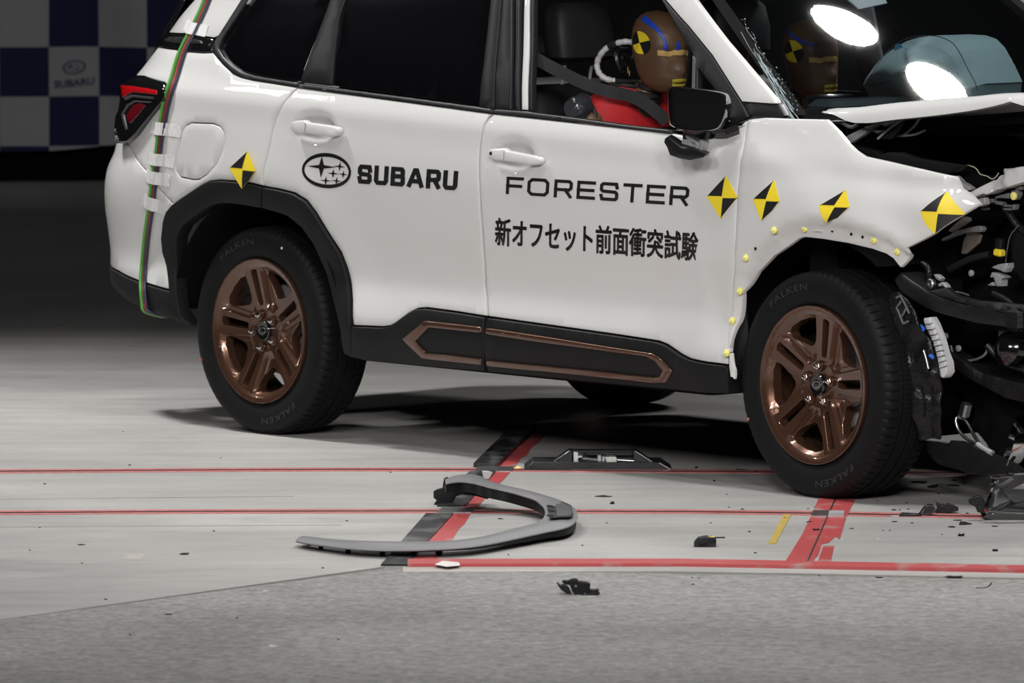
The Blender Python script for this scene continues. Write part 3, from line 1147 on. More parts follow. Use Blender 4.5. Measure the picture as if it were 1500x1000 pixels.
# far body side (seen only through the glass): lower panels, pillars
xs = [-1.0, -.9, -.75, -.45, -.2, .2, .7, 1.2, 1.7, 2.2, 2.45]
loft('far_body_side', [[(x, side(x, z) - .01, z) for z in (.50, .6, .75, .9, 1.0, 1.08, 1.12)] for x in xs], WHITE, thick=.01)
loft('far_door_card', [[(x, side(x, z) - .05, z) for z in (.50, .75, 1.0, 1.135)] for x in xs[3:]], FABRIC, thick=.01)
loft('far_sill', [[(x, side(x, z) - .01, z) for z in (.26, .3, .36, .42, .47)] for x in (.42, .8, 1.3, 1.8, 2.25)], BLACKP, thick=.01)
PGREY = mat('pillar_grey', (.16, .165, .17), .6)
for nm, a, b in (('far_pillar', (-.45, -.70), (-.86, -.60)), ('far_pillar', (.22, .10), (.52, .38)), ('far_pillar', (1.22, 1.12), (1.30, 1.20)), ('far_pillar', (2.46, 2.36), (1.74, 1.66))):
    loft(nm, [[(lerp(a[0], b[0], t), side(1, lerp(1.12, 1.66, t)) - .02, lerp(1.12, 1.66, t)), (lerp(a[1], b[1], t), side(1, lerp(1.12, 1.66, t)) - .02, lerp(1.12, 1.66, t))] for t in (0, .25, .5, .75, 1)], PGREY if a[0] > 1 else FABRIC, thick=.03)
# tail gate closing the back
loft('tail_gate', [[(x + .02 * math.cos(u * 1.2), .64 * u, z) for u in [k / 5 - 1 for k in range(11)]] for x, z in ((-1.03, .45), (-1.07, .6), (-1.06, .8), (-1.0, .95), (-.98, 1.12))], WHITE, thick=.01)
loft('rear_window', [[(x + .03 * math.cos(u * 1.2), hw * u, z) for u in [k / 5 - 1 for k in range(11)]] for x, z, hw in ((-.96, 1.14, .64), (-.86, 1.32, .60), (-.76, 1.50, .56), (-.72, 1.64, .55))], GLASSD, thick=.006)
# tail spoiler side edge beside the D pillar
ed = [S(270, -14, .545), S(267, 0, .55), S(250, 33, .585), S(240, 50, .60), S(232, 68, .61)]
loft('spoiler_side', [[(p.x - .012, -p.y + .10, p.z), (p.x - .004, -p.y - .004, p.z), (p.x + .05, -p.y - .030, p.z - .004)] for p in ed], PIANO, thick=.008)

# inner door shells, dark, behind the sheet metal
loft('door_card', [[(x, -side(x, z) + .07, z) for z in (.30, .5, .7, .9, 1.05)] for x in (.45, .8, 1.2, 1.6, 2.0, 2.3)], FABRIC, thick=.01)
loft('boot_side', [[(x, -side(x, z) + .09, z) for z in (.85, .95, 1.05, 1.12)] for x in (-.8, -.4, 0, .4)], FABRIC, thick=.01)
# headlining: under the roof
loft('headlining', [[(x, .56 * u, 1.655 - .03 * u * u) for u in (-1, -.5, 0, .5, 1)] for x in (-.7, 0, .8, 1.6)], FABRIC, thick=.01)

# ---------------------------------------------------------------- windscreen, dashboard


def wsp(u, v):
    """windscreen point (across -1..1, up 0..1); outward side is negative y"""
    s = u * lerp(.765, .60, v)
    x = lerp(2.47, 1.79, v) + .03 * (1 - u * u) * (1 - .35 * v)
    z = lerp(1.155, 1.625, v) + (.000 + .020 * math.sin(math.pi * (.12 + .80 * v))) * (1 - u * u)
    return Vector((x, -s, z))


loft('windscreen', [[wsp(u, v) for u in [k / 12 - 1 for k in range(25)]] for v in [k / 12 for k in range(12, -1, -1)]], GLASS)
blk = [[wsp(u, v) + Vector((-.012, 0, -.012)) for u in [k / 12 - 1 for k in range(25)]] for v in (-.03, .055)]
loft('cowl_band', blk, SATIN)
for sg in (1, -1):
    loft('screen_edge_band', [[wsp(sg * u, v) + Vector((.002, 0, .004)) for u in (.955, 1.0, 1.03)] for v in [k / 8 for k in range(9)]], DEEP)
DASH = mat('dashboard_grey', (.05, .062, .066), .6)
rows = []
for i, (x, z) in enumerate(((1.72, .86), (1.70, 1.02), (1.76, 1.085), (1.90, 1.105), (2.15, 1.12), (2.40, 1.135), (2.56, 1.14))):
    rows.append([(x + .04 * (1 - u * u), .74 * u, z + .035 * math.exp(-((u + .5) / .22)**2) * (1 if 1 < i < 5 else 0)) for u in [k / 8 - 1 for k in range(17)]])
loft('dashboard', rows, DASH)
mb = MB()
mb.box((1.98, .06, 1.145), (.14, .52, .05), bev=.02)
mb.box((1.80, .02, 1.10), (.03, .22, .15), bev=.008, mi=1)
mb.build('dash_centre', [DASH, PIANO], car)
# rear-view mirror sticker: white card at the top of the screen
p0, n0 = wsp(.02, .93), Vector((.55, 0, .83))


def on_screen(px, py, off=0.0):
    """windscreen parameters hit by a photograph ray"""
    best = None
    d = ray(px, py)
    D = Vector((d.dot(FW), -d.dot(OUT), d.z))
    O = Vector((CO.x, -CO.y, CO.z))
    u, v = 0.2, .6
    for _ in range(60):
        P = wsp(u, v)
        e = 1e-4
        du, dv = (wsp(u + e, v) - P) / e, (wsp(u, v + e) - P) / e
        M = Matrix((du, dv, -D)).transposed()
        t = (P - O).dot(D) / D.dot(D)
        try:
            sol = M.inverted() @ (O + D * t - P)
        except ValueError:
            break
        u += max(-.2, min(.2, sol[0]))
        v += max(-.2, min(.2, sol[1]))
    P = wsp(u, v)
    e = 1e-3
    n = (wsp(u + e, v) - P).cross(wsp(u, v + e) - P).normalized()
    if n.z < 0:
        n = -n
    return P + n * off, n


pts = [on_screen(x, y, -.006)[0] for x, y in ((1240, -6), (1259, 11), (1301, 2), (1292, -12))]
MB().prism(pts, (0, 0, 0), (-.003, 0, -.003)).build('screen_label', mat('label_white', (.75, .75, .76), .5), car)
# crack lines near the foot of the screen
crk = mat('cracked_glass', (.42, .50, .53), .3)
mb = MB()
rc = random.Random(3)
for k in range(38):
    t0 = rc.random()**.7
    x0, y0 = lerp(1082, 1150, t0) + rc.uniform(-3, 9), lerp(40, 160, t0) + rc.uniform(-4, 4)
    L = rc.uniform(14, 44)
    pl = []
    for q in range(5):
        f = q / 4
        pl.append(on_screen(x0 + L * .42 * f + 7 * f * f + rc.uniform(-.8, .8), y0 + L * .95 * f + rc.uniform(-.8, .8), .008)[0])
    mb.tube(pl, .0006, 4)
for k in range(50):
    t0 = rc.random()
    x0, y0 = lerp(1085, 1160, t0) + rc.uniform(-1, 16 * t0 + 3), lerp(30, 166, t0) + rc.uniform(-3, 3)
    c = on_screen(x0, y0, .008)[0]
    q = rc.uniform(.0015, .004)
    mb.add([c + Vector((q, 0, -q * .6)), c + Vector((-q * .5, q, 0)), c + Vector((0, -q, q * .5)), c + Vector((0, 0, q))], [(0, 1, 3), (1, 2, 3), (2, 0, 3), (0, 2, 1)])
o = mb.build('crack_lines', crk, car)
tag(o, kind='stuff')
# ---------------------------------------------------------------- fittings on the body side


def on_side(px, py, off=0.0):
    x, z = B(px, py, off)
    return Vector((x, -(side(x, z) + off), z))


def patch(name, P, off, material, parent, thick=.001, step=.025, surf=None):
    """thin piece stuck on the body side"""
    return sheet(name, px2(P, off), surf or proud(off), material, parent, step=step, gap=0, depth=thick, thin=True)


# door handles: bowl pressed into the door, lever in front of it
def handle(name, P, door, key=None):
    h = sheet(name, px2(P, .03), lambda x, z: side(x, z) + .026, WHITE, door, step=.015, gap=0, r=.006, depth=.020)
    return h


h1 = handle('door_handle', [(423, 184), (424.5, 179), (430, 177), (443, 176), (448, 179.5), (480, 184), (491, 186.5), (494.5, 189), (494.5, 193), (490.5, 199), (482, 200.5), (446, 195.5), (432, 195), (425, 191.5)], rear_door)
h2 = handle('door_handle', [(712, 226), (714, 220), (719, 218), (735, 217), (740, 220.5), (770, 226.5), (786, 230), (790.5, 233), (790, 237), (786, 241.5), (776, 242), (740, 236.5), (722, 234.5), (714, 231.5)], front_door)
o = on_side(719, 224.5, .027)
MB().lathe([(.006, 0), (.006, .0015), (.0001, .0015)], o, (0, -1, 0), 12).build('key_hole', BLK, h2)
for P, par in (([(446, 176.3), (448.5, 180), (447, 195.8), (444.5, 195.5)], h1), ([(737, 217.5), (739.5, 220.8), (738.5, 236.3), (735.8, 236)], h2)):
    patch('handle_seam', P, .0275, GALV, par)
for P, dr in (([(424, 191.5), (434, 195.5), (450, 196.5), (488, 200.5), (488, 198), (450, 193.5), (434, 192.5)], rear_door), ([(714, 232), (722, 235.5), (744, 238), (784, 243), (784, 240), (744, 235), (722, 232.5)], front_door)):
    pass

# ---- lettering
def on_quad(body, q, bold, spacing=1.0, name='door_lettering', parent=None, off=.001, label=None, heavy=False):
    V, Fs = textmesh(body, bold=bold, spacing=spacing)
    c = [Vector(B(x, y)) for x, y in q]                 # TL TR BR BL
    if heavy:                                           # heavier face: the glyphs overlaid with small shifts
        V0, F0 = V, Fs
        V, Fs = [], []
        for k in range(8):
            dx, dy = .0027 * math.cos(k * math.pi / 4), .024 * math.sin(k * math.pi / 4)
            Fs += [[i + len(V) for i in f] for f in F0]
            V += [(u + dx, v + dy) for u, v in V0]
    vs = []
    for u, v in V:
        p = c[3].lerp(c[2], u).lerp(c[0].lerp(c[1], u), v)
        vs.append((p.x, -(side(p.x, p.y) + off), p.y))
    return tag(mesh(name, vs, Fs, INK, parent), label)


# letter strokes in a unit box (x, y up); polylines with mitred corners
GLY = {
    'S': [[(1, .78), (.93, 1), (.10, 1), (0, .9), (0, .62), (.10, .52), (.90, .48), (1, .38), (1, .1), (.90, 0), (.07, 0), (0, .22)]],
    'U': [[(0, 1), (0, .14), (.14, 0), (.86, 0), (1, .14), (1, 1)]],
    'B': [[(0, .5), (0, 1), (.85, 1), (.96, .9), (.96, .62), (.86, .52), (0, .52)], [(0, .54), (0, 0), (.9, 0), (1, .1), (1, .42), (.88, .52)]],
    'A': [[(0, 0), (.42, 1), (.58, 1), (1, 0)], [(.17, .27), (.83, .27)]],
    'R': [[(0, 0), (0, 1), (.86, 1), (1, .88), (1, .56), (.88, .44), (0, .44)], [(.62, .44), (.97, 0)]],
    'F': [[(0, 0), (0, 1), (1, 1)], [(0, .48), (.92, .48)]],
    'O': [[(.5, 1), (.16, 1), (0, .82), (0, .18), (.16, 0), (.84, 0), (1, .18), (1, .82), (.84, 1), (.5, 1)]],
    'E': [[(1, 1), (0, 1), (0, 0), (1, 0)], [(0, .5), (.94, .5)]],
    'T': [[(0, 1), (1, 1)], [(.5, 1), (.5, 0)]],
}


def stroke_text(word, q, wx, wy, adv, name, parent, label, gap=.18):
    """word drawn with flat strokes: wx, wy = half stroke width (of a letter's width, height)"""
    c = [Vector(B(x, y)) for x, y in q]
    tot = sum(adv.get(ch, 1) for ch in word)
    vs, fs = [], []
    x0 = 0
    for ch in word:
        w = adv.get(ch, 1)
        gw = (1 - gap) * w
        for pl in GLY[ch]:
            P = [Vector((wx + p[0] * (gw - 2 * wx), wy + p[1] * (1 - 2 * wy))) for p in pl]
            closed = (P[0] - P[-1]).length < 1e-6
            if closed:
                P = P[:-1]
            if not closed:
                for i, j in ((0, 1), (-1, -2)):
                    d = (P[i] - P[j]).normalized()
                    P[i] = P[i] + Vector((d.x * wx, d.y * wy))
            n = len(P)
            ri = []
            for i in range(n):
                a = P[i - 1] if (closed or i) else None
                d = P[(i + 1) % n] if (closed or i + 1 < n) else None
                n1 = Vector((-(P[i] - a).y, (P[i] - a).x)).normalized() if a is not None else None
                n2 = Vector((-(d - P[i]).y, (d - P[i]).x)).normalized() if d is not None else None
                m = (n1 or n2) + (n2 or n1)
                m.normalize()
                k = 1 / max(.45, m.dot(n1 or n2))
                ri.append((P[i] + Vector((m.x * wx, m.y * wy)) * k, P[i] - Vector((m.x * wx, m.y * wy)) * k))
            b = len(vs)
            for l, r in ri:
                for e in (l, r):
                    u, v = (x0 + e.x) / (tot - gap * adv.get(word[-1], 1)), e.y
                    p = c[3].lerp(c[2], u).lerp(c[0].lerp(c[1], u), v)
                    vs.append((p.x, -(side(p.x, p.y) + .001 + .0001 * (len(fs) % 3)), p.y))
            for i in range(n if closed else n - 1):
                j = (i + 1) % n
                fs.append((b + 2 * i + 1, b + 2 * j + 1, b + 2 * j, b + 2 * i))
        x0 += w
    return tag(mesh(name, vs, fs, INK, parent), label)


stroke_text('SUBARU', [(525, 240.5), (672, 250.5), (670, 279), (523.5, 268.5)], .135, .115, {'A': 1.12}, 'door_lettering', rear_door, 'bold black brand lettering', .13)
stroke_text('FORESTER', [(742.5, 258.5), (1011, 273.5), (1008.5, 302), (741, 284)], .072, .088, {'O': 1.18, 'F': .95}, 'door_lettering', front_door, 'wide black model lettering')
on_quad('新オフセット前面衝突試験', [(726.5, 319), (1023.5, 341), (1021.5, 382), (726, 359)], 0, 1.0, heavy=True, parent=front_door, label='bold black Japanese lettering')
# oval star emblem
ox = [B(442.5, 248), B(514.5, 252), B(479, 224), B(477, 275.5)]
oc = [(ox[0][0] + ox[1][0]) / 2, (ox[2][1] + ox[3][1]) / 2]
rx, rz = (ox[1][0] - ox[0][0]) / 2, (ox[2][1] - ox[3][1]) / 2
ring_v, ring_f = [], []
for k in range(64):
    a = 2 * math.pi * k / 64
    for e in (0, .0125):
        x, z = oc[0] + (rx - e) * math.cos(a), oc[1] + (rz - e) * math.sin(a)
        ring_v.append((x, -(side(x, z) + .001), z))
for k in range(64):
    j = (k + 1) % 64
    ring_f.append((2 * k, 2 * j, 2 * j + 1, 2 * k + 1))
n0 = len(ring_v)
for (px, py), L, R, T, D in [((471, 244), 20.5, 22.5, 15, 16.5), ((498, 243.8), 9, 8.5, 7, 7.5), ((488.3, 254), 9, 9, 6.5, 7), ((503, 255.3), 7.5, 7.5, 5.5, 6), ((477.5, 264.5), 9, 9, 6.5, 7), ((493.3, 265), 9, 9, 6, 6)]:
    n0 = len(ring_v)
    k = .13
    star = [(-L, -1), (-L * k * 1.3, -T * k * 1.3), (.8, -T), (R * k * 1.3, -T * k * 1.2), (R, 1), (R * k * 1.3, D * k * 1.3), (-.8, D), (-L * k * 1.3, D * k * 1.3)]
    for a, b in [(0, 0)] + star:
        x, z = B(px + a, py + b)
        ring_v.append((x, -(side(x, z) + .001), z))
    for i in range(8):
        ring_f.append((n0, n0 + 1 + i, n0 + 1 + (i + 1) % 8))
tag(mesh('door_emblem', ring_v, ring_f, INK, rear_door), 'black oval emblem with six stars')

# ---- crash-test target markers, diamonds of four quarters
MARK = [
    ((363, 220), (335, 246), (375, 250), (354, 278), (355, 248), (364.5, 266), (344, 262)),
    ((1063.5, 256), (1034, 288), (1081.5, 289), (1055, 322), (1058, 288.5), None, None),
    ((1134.6, 262), (1101.5, 292), (1143, 294), (1115, 325.5), (1122, 293), (1132, 309), (1108, 308)),
    ((1239.5, 276.5), (1198.5, 301), (1246.5, 302.6), (1210.5, 328), (1222.5, 302), (1229, 320), (1205, 318)),
    ((1384.8, 278.5), (1346.5, 310), (1408, 313.8), (1369.5, 344.5), (1374, 311.5), (1394, 324), (1355, 329)),
]
for i, (T, L, R, D, C, rd, ld) in enumerate(MARK):
    sf = (lambda o: (lambda x, z: (fl_depth(x, z) if x > 2.4 else side(x, z)) + o))
    off = .0155 if i == 0 else .0018
    full = [T, R] + ([rd] if rd else []) + [D] + ([ld] if ld else []) + [L]
    mk_ = sheet('target_marker', px2(full, off), sf(off), YEL, car, step=.02, gap=0, depth=.0012, thin=True)
    for q in ([T, C, L], [C, R] + ([rd] if rd else []) + [D]):
        sheet('black_quarter', px2(q, off), sf(off + .001), BLK, mk_, step=.02, gap=0, depth=.0012, thin=True)
    tag(mk_, 'yellow and black diamond target')

# ---- wing: yellow clips and empty clip holes along the bare flange
for px, py in ((1136.4, 337), (1171.8, 335), (1273, 352), (1306.5, 369), (1095, 377.5), (1086.5, 426.5), (1075, 470), (1066.5, 517)):
    x, z = B(px, py)
    MB().lathe([(.0115, -.004), (.0115, .004), (.0095, .006), (.0055, .006), (.005, .011), (.0001, .0115)], (x, -fl_depth(x, z), z), (0, -1, .05), 14).build('trim_clip', CLIP, wing)
for px, py in ((1210.8, 338.6), (1238.4, 343.4), (1255.8, 347.6), (1108.8, 364)):
    x, z = B(px, py)
    mb = MB().lathe([(.0052, 0), (.0052, .0016), (.0001, .0016)], (x, -fl_depth(x, z), z), (0, -1, 0), 12)
    mb.build('clip_hole', BLK, wing)
x, z = B(1191, 337)
MB().box((x, -fl_depth(x, z) - .0005, z), (.038, .003, .013), bev=.002).build('pressed_tab', WHITE, wing)

# ---- tail lamp
LAMP = [(199, 110.5), (222, 116), (236, 119.5), (240.8, 124), (241.5, 131), (238.5, 148), (215, 176), (198, 197), (191, 204), (184.5, 208.5), (175, 208.5), (168.5, 207), (167, 196), (167, 186), (168.5, 170), (173, 160), (175, 146), (173.5, 130), (175, 123.5), (186, 117)]


def lamp_side(x, z):
    return side(x + .075, z) + .006


def BL(px, py, off=0):
    """photograph position on the lamp surface"""
    s, best = .95, (9, None)
    while s > .4:
        L = S(px, py, s)
        g = lamp_side(L.x, L.z) + off - s
        if abs(g) < best[0]:
            best = (abs(g), (L.x, L.z))
        if g >= 0:
            return (L.x, L.z)
        s -= .002
    return best[1]


tl = sheet('tail_lamp', [BL(*p) for p in LAMP], lamp_side, PIANO, car, step=.02, gap=0, r=.006, depth=.06)
lp = lambda off: (lambda x, z: lamp_side(x, z) + off)
sheet('red_lens', [BL(*p) for p in [(177, 124), (195, 126), (215, 129), (230.5, 132), (230.5, 138.5), (212, 136.5), (194, 135), (186, 139), (179, 143), (178, 133)]], lp(.002), TAILRED, tl, step=.02, gap=0, r=.002, depth=.006)
sheet('inner_lens', [BL(*p) for p in [(195, 154), (204, 151), (214, 154), (203, 168), (191.5, 181), (187, 176), (185, 170)]], lp(.002), TAILDK, tl, step=.02, gap=0, r=.002, depth=.006)
GREYL = mat('lamp_grey_line', (.05, .05, .055), .3)
sheet('lamp_bezel', [BL(*p) for p in [(178.5, 167), (187, 153), (198, 147), (222, 148.5), (221, 151), (199, 149.5), (189, 155), (181.5, 167), (187, 189), (185, 191)]], lp(.003), GREYL, tl, step=.02, gap=0, r=.001, depth=.004)
sheet('lamp_bezel', [BL(*p) for p in [(182, 143), (193, 138.5), (226, 142), (225, 145.5), (195, 142), (184, 147)]], lp(.003), GREYL, tl, step=.02, gap=0, r=.001, depth=.004)
on = [BL(206, 142.5), BL(224, 145)]
# reflector beads along the rear edge of the lamp
mb = MB()
for px, py in ((169, 190), (170.5, 194), (169.5, 198), (172, 200.5), (170, 203.5), (173.5, 204)):
    q = BL(px, py)
    mb.box((q[0], -lamp_side(*q) - .002, q[1]), (.012, .006, .008), bev=.002)
mb.build('reflector', CHROME, tl)

# ---- door mirror, knocked round so that its dark glass faces out
def P3(px, py, s):
    p = S(px, py, s)
    return Vector((p.x, -p.y, p.z))


MO = [(978, 140), (980, 130.5), (988, 127), (1015, 129), (1046, 133), (1058, 136.5), (1063, 143), (1065, 156), (1061, 172), (1056, 183), (1049, 189.5), (1034, 192), (1018, 193), (996, 189.5), (983, 184), (979.5, 175)]
c0 = Vector((1021, 160))
msc = 1.02


def mring(k, s, dx=0, dy=0):
    return [P3(c0.x + (x - c0.x) * k + dx, c0.y + (y - c0.y) * k + dy, s) for x, y in [(p.x, p.y) for p in crv([(a, b, 0) for a, b in MO], 3, True)]]


rings = [mring(.50, .915, 12, 3), mring(.90, .93, 12, 2), mring(1.02, .97, 5, 0), mring(1.0, 1.02), mring(.965, 1.028), mring(.94, 1.022)]
n = len(rings[0])
vs = [p for r in rings for p in r]
fs = []
for i in range(len(rings) - 1):
    for k in range(n):
        k2 = (k + 1) % n
        fs.append((i * n + k, i * n + k2, (i + 1) * n + k2, (i + 1) * n + k))
fs.append(tuple(range(n)))
fs = [tuple(reversed(f)) for f in fs]
mir = mesh('door_mirror', vs, fs, PIANO, car, auto=40)
g_ = mring(.945, 1.0205)
gm = mesh('mirror_glass', [p for p in g_] + [P3(1021, 160, 1.0215)], [(n, (k + 1) % n, k) for k in range(n)], mat('mirror_dark', (.004, .004, .005), .35), mir, auto=40)
mb = MB()
mb.tube([P3(1050, 190, .94), P3(1062, 190, .93), P3(1078, 184, .90)], .03, 10)
mb.prism([P3(1000, 190, .97), P3(1060, 184, .95), P3(1082, 184, .91), P3(1056, 200, .92), P3(1030, 206, .96), P3(1000, 203, .98)], (0, 0, 0), (0, .03, 0))
mb.build('mirror_arm', PIANO, mir)
lc = [(973, 208.5), (974, 203), (978, 200), (985, 204), (997, 212), (1016, 217), (1034, 226), (1030, 230.5), (1010, 234.5), (994, 231.5), (981.5, 227), (977, 215)]
a, b = [P3(x, y, 1.0) for x, y in lc], [P3(x + 6, y - 3, .95) for x, y in lc]
m_ = P3(1000, 220, 1.012)
n = len(lc)
mesh('mirror_cover', a + b + [m_], [((k + 1) % n, k, 2 * n) for k in range(n)] + [(k, (k + 1) % n, n + (k + 1) % n, n + k) for k in range(n)] + [tuple(range(n, 2 * n))], SATIN, mir, auto=45)
mb = MB()
for (x, y), sz in (((1010, 211), (.045, .03, .03)), ((1021, 215), (.03, .03, .035)), ((1030, 214), (.02, .03, .04)), ((1017, 206), (.06, .03, .015))):
    mb.box(P3(x, y, .96), sz, Matrix.Rotation(.4, 3, 'Y'), bev=.003)
mb.build('mirror_motor', GALV, mir)

# ---- wiring taped to the rear quarter: each lead and each strip of tape is a thing of its own
LEAD = [(301, -6), (294, 12), (287, 27), (281, 39), (275, 51), (267, 66), (260, 82), (255, 98), (250.5, 113), (245.5, 128), (241, 143), (237.5, 158), (235, 174), (232.5, 189), (230.5, 203), (228.5, 222), (225.5, 240), (223, 260), (220.5, 280), (217, 309), (213.5, 332), (210.5, 356), (207.8, 385), (206, 410), (206.5, 428), (208, 443), (212, 456)]
bundle = empty('cable_bundle', Matrix.Translation((CX0, CY0, 0)) @ Matrix.Rotation(-YAW, 4, 'Z') @ on_side(206, 428), -YAW, 'bundle of green, brown, red and navy leads taped down the white rear quarter', 'cables')
bofs = on_side(206, 428)


def lead(dx, cross, col, label, r=.0052):
    pts = []
    for i, (x, y) in enumerate(LEAD):
        t = i / (len(LEAD) - 1)
        w = dx * (1.0 + .35 * math.exp(-((t - .35) / .2)**2)) * (1 - .25 * t) + cross * math.sin(t * 9)
        pts.append(on_side(x + w, y, .006 if y < 425 else .014) - bofs)
    pts.append(pts[-1] + Vector((.03, .06, -.02)))
    o = MB().tube(crv(pts, 4), r, 8).build('lead_wire', mat('lead_sheath', col, .4), bundle, auto=60)
    tag(o, label)


lead(0, 0, (.07, .30, .035), 'green lead', .0062)
lead(3.6, .7, (.10, .04, .03), 'brown lead', .0045)
lead(5.2, -.7, (.38, .03, .03), 'red lead', .0036)
lead(7.6, .3, (.02, .024, .05), 'navy lead', .0055)
TAPET = mat('white_tape_film', (.68, .68, .68), .35, bump=(60, .4))
for P in ([(273.7, 26.7), (306, 36), (299, 55.5), (265.7, 46.7)], [(221.6, 175.6), (266, 181.6), (263.6, 203), (219, 196.5)], [(218, 221.6), (256.4, 227), (253.6, 248), (216, 241)], [(213, 246), (249.6, 255), (247, 276), (211, 267)], [(210, 282), (247.5, 297.5), (244, 319.5), (206, 301)]):
    xz = px2(P, .004)
    cpx = sum(p[1] for p in P) / 4
    j = min(range(1, len(LEAD) - 1), key=lambda i: abs(LEAD[i][1] - cpx))
    q, q1, q2 = [on_side(LEAD[i][0] + 3.5, LEAD[i][1]) for i in (j, j - 1, j + 1)]
    sl = (q1.x - q2.x) / (q1.z - q2.z)

    def tsurf(x, z, q=q, sl=sl):
        d = abs(x - q.x - (z - q.z) * sl)
        return side(x, z) + .0015 + .0145 * (1 - sstep(.016, .045, d)) + .0008 * math.sin(x * 300 + z * 170)
    o = sheet('tape_strip', xz, tsurf, TAPET, bundle, step=.008, gap=0, depth=.001, thin=True)
    o.data.transform(Matrix.Translation(-bofs))
# ---------------------------------------------------------------- generic bent plate from a photograph outline, standing at lateral distance s
from mathutils import noise as mnoise


def plate(name, P, s, material, parent=None, amp=.004, fr=14, depth=.008, step=.02, kx=0.0, kz=0.0, r=.002, seed=0, rnd=0):
    parent = parent or car
    if rnd:
        P = [(p.x, p.y) for p in crv([(a, b, 0) for a, b in P], rnd, True)]
    c = S(sum(p[0] for p in P) / len(P), sum(p[1] for p in P) / len(P), s)

    def surf(x, z):
        return s + kx * (x - c.x) + kz * (z - c.z) + amp * (mnoise.noise(Vector((x * fr, z * fr, seed))) + .5 * mnoise.noise(Vector((x * fr * 2.3, z * fr * 2.3, seed + 7))))
    xz = []
    for a, b in P:
        sv = s
        for _ in range(12):
            L = S(a, b, sv)
            sv = s + kx * (L.x - c.x) + kz * (L.z - c.z)
        xz.append((L.x, L.z))
    return sheet(name, xz, surf, material, parent, step=step, gap=0, r=r, depth=depth)


def pipe(name, P, r, material, parent=None, n=8, sm=4, mb=None):
    pts = [P3(*p) for p in P]
    m = (mb or MB()).tube(crv(pts, sm), r, n)
    return m if mb is not None else m.build(name, material, parent or car, auto=60)


# ---------------------------------------------------------------- bonnet, buckled upwards, with its turned-down near edge
CREST = [(1209, 163.5), (1225, 163), (1249, 161.5), (1290, 156.5), (1330, 152.5), (1367, 149.5), (1400, 147), (1425, 145), (1447, 142.5), (1475, 141), (1500, 142), (1560, 150), (1620, 165)]
LOWER = [(1209.5, 165), (1219, 166.5), (1227, 169.5), (1238, 175), (1250, 178.5), (1262, 179.2), (1280, 178.5), (1310, 174.5), (1340, 171.5), (1380, 167), (1420, 161.5), (1447, 156.5), (1470, 151), (1480, 148), (1487, 150), (1500, 154), (1560, 172), (1620, 190)]
cr = crv([P3(x, y, .735) for x, y in CREST], 5)
lo = crv([P3(x, y, .75) for x, y in LOWER], 5)


def at_x(L, x):
    for i in range(len(L) - 1):
        if L[i].x <= x <= L[i + 1].x:
            t = (x - L[i].x) / max(1e-6, L[i + 1].x - L[i].x)
            return L[i].lerp(L[i + 1], t)
    return L[-1] if x > L[-1].x else L[0]


rows = []
x0, x1 = cr[0].x + .001, 3.55
for i in range(70):
    x = lerp(x0, x1, i / 69)
    c, l = at_x(cr, x), at_x(lo, x)
    row = [Vector((x, l.y + .02, l.z - .002)), Vector((x, l.y, l.z)), Vector((x, lerp(l.y, c.y, .5) - .004, lerp(l.z, c.z, .5))), Vector((x, c.y - .003, c.z - .004)), Vector((x, c.y + .012, c.z + .004))]
    for sv in (.69, .60, .45, .25, 0, -.25, -.5, -.73):
        rip = .018 * math.sin((x - 2.6) * 9 + sv * 4) * sstep(.7, .3, sv)
        row.append(Vector((x, -sv, c.z + .010 * sstep(.735, .66, sv) - .125 * (.69 - sv) ** 1.0 + rip - .06 * sstep(.3, -.6, sv))))
    if x > 3.43:
        row = [p - Vector((0, 0, 2.5 * (x - 3.43)**2)) for p in row]
    rows.append(row)
bonnet = loft('bonnet', rows, WHITE, auto=50, thick=.006)
# underside frame and hinge
mb = MB()
for k, sv in enumerate((.60, .35)):
    pts = [Vector((x, -sv, at_x(cr, x).z - .055 - .10 * (.69 - sv))) for x in [lerp(2.65, 3.55, t / 8) for t in range(9)]]
    mb.tube(pts, .02, 6)
mb.build('bonnet_frame', DEEP, bonnet)
plate('hinge_arm', [(1236, 201), (1262, 188), (1270, 191), (1268, 195), (1244, 211), (1240, 207)], .68, GALV, amp=.001, depth=.02, r=.003)
plate('hinge_arm', [(1264, 186), (1300, 176), (1318, 172), (1296, 186), (1290, 182), (1270, 192)], .64, GALV, amp=.002, depth=.02, r=.003)
plate('hinge_arm', [(1275, 192), (1285, 190), (1295, 191), (1285, 197)], .66, STEEL, amp=.002, depth=.01)
plate('hinge_arm', [(1299, 180), (1308, 178), (1318, 175), (1310, 181), (1303, 183), (1298, 185)], .66, STEEL, amp=.002, depth=.01)
mb = MB()
pipe('', [(1286, 203, .66), (1306, 186, .66), (1322, 175, .66)], .004, None, mb=mb)
pipe('', [(1324, 198, .62), (1338, 186, .62), (1344, 178, .62), (1349, 171, .62)], .004, None, mb=mb)
pipe('', [(1313, 199, .62), (1340, 197, .62), (1370, 184, .60), (1410, 174, .60), (1440, 170, .60), (1458, 169, .60), (1460, 175, .60)], .004, None, mb=mb)
pipe('', [(1217, 180, .66), (1231, 179, .66), (1246, 186, .66), (1257, 182, .66)], .006, None, mb=mb)
mb.build('hinge_linkage', GALV, car)
plate('hinge_cover', [(1288, 204), (1312, 184), (1325, 176), (1318, 190), (1306, 204)], .655, SATIN, amp=.002, depth=.01)

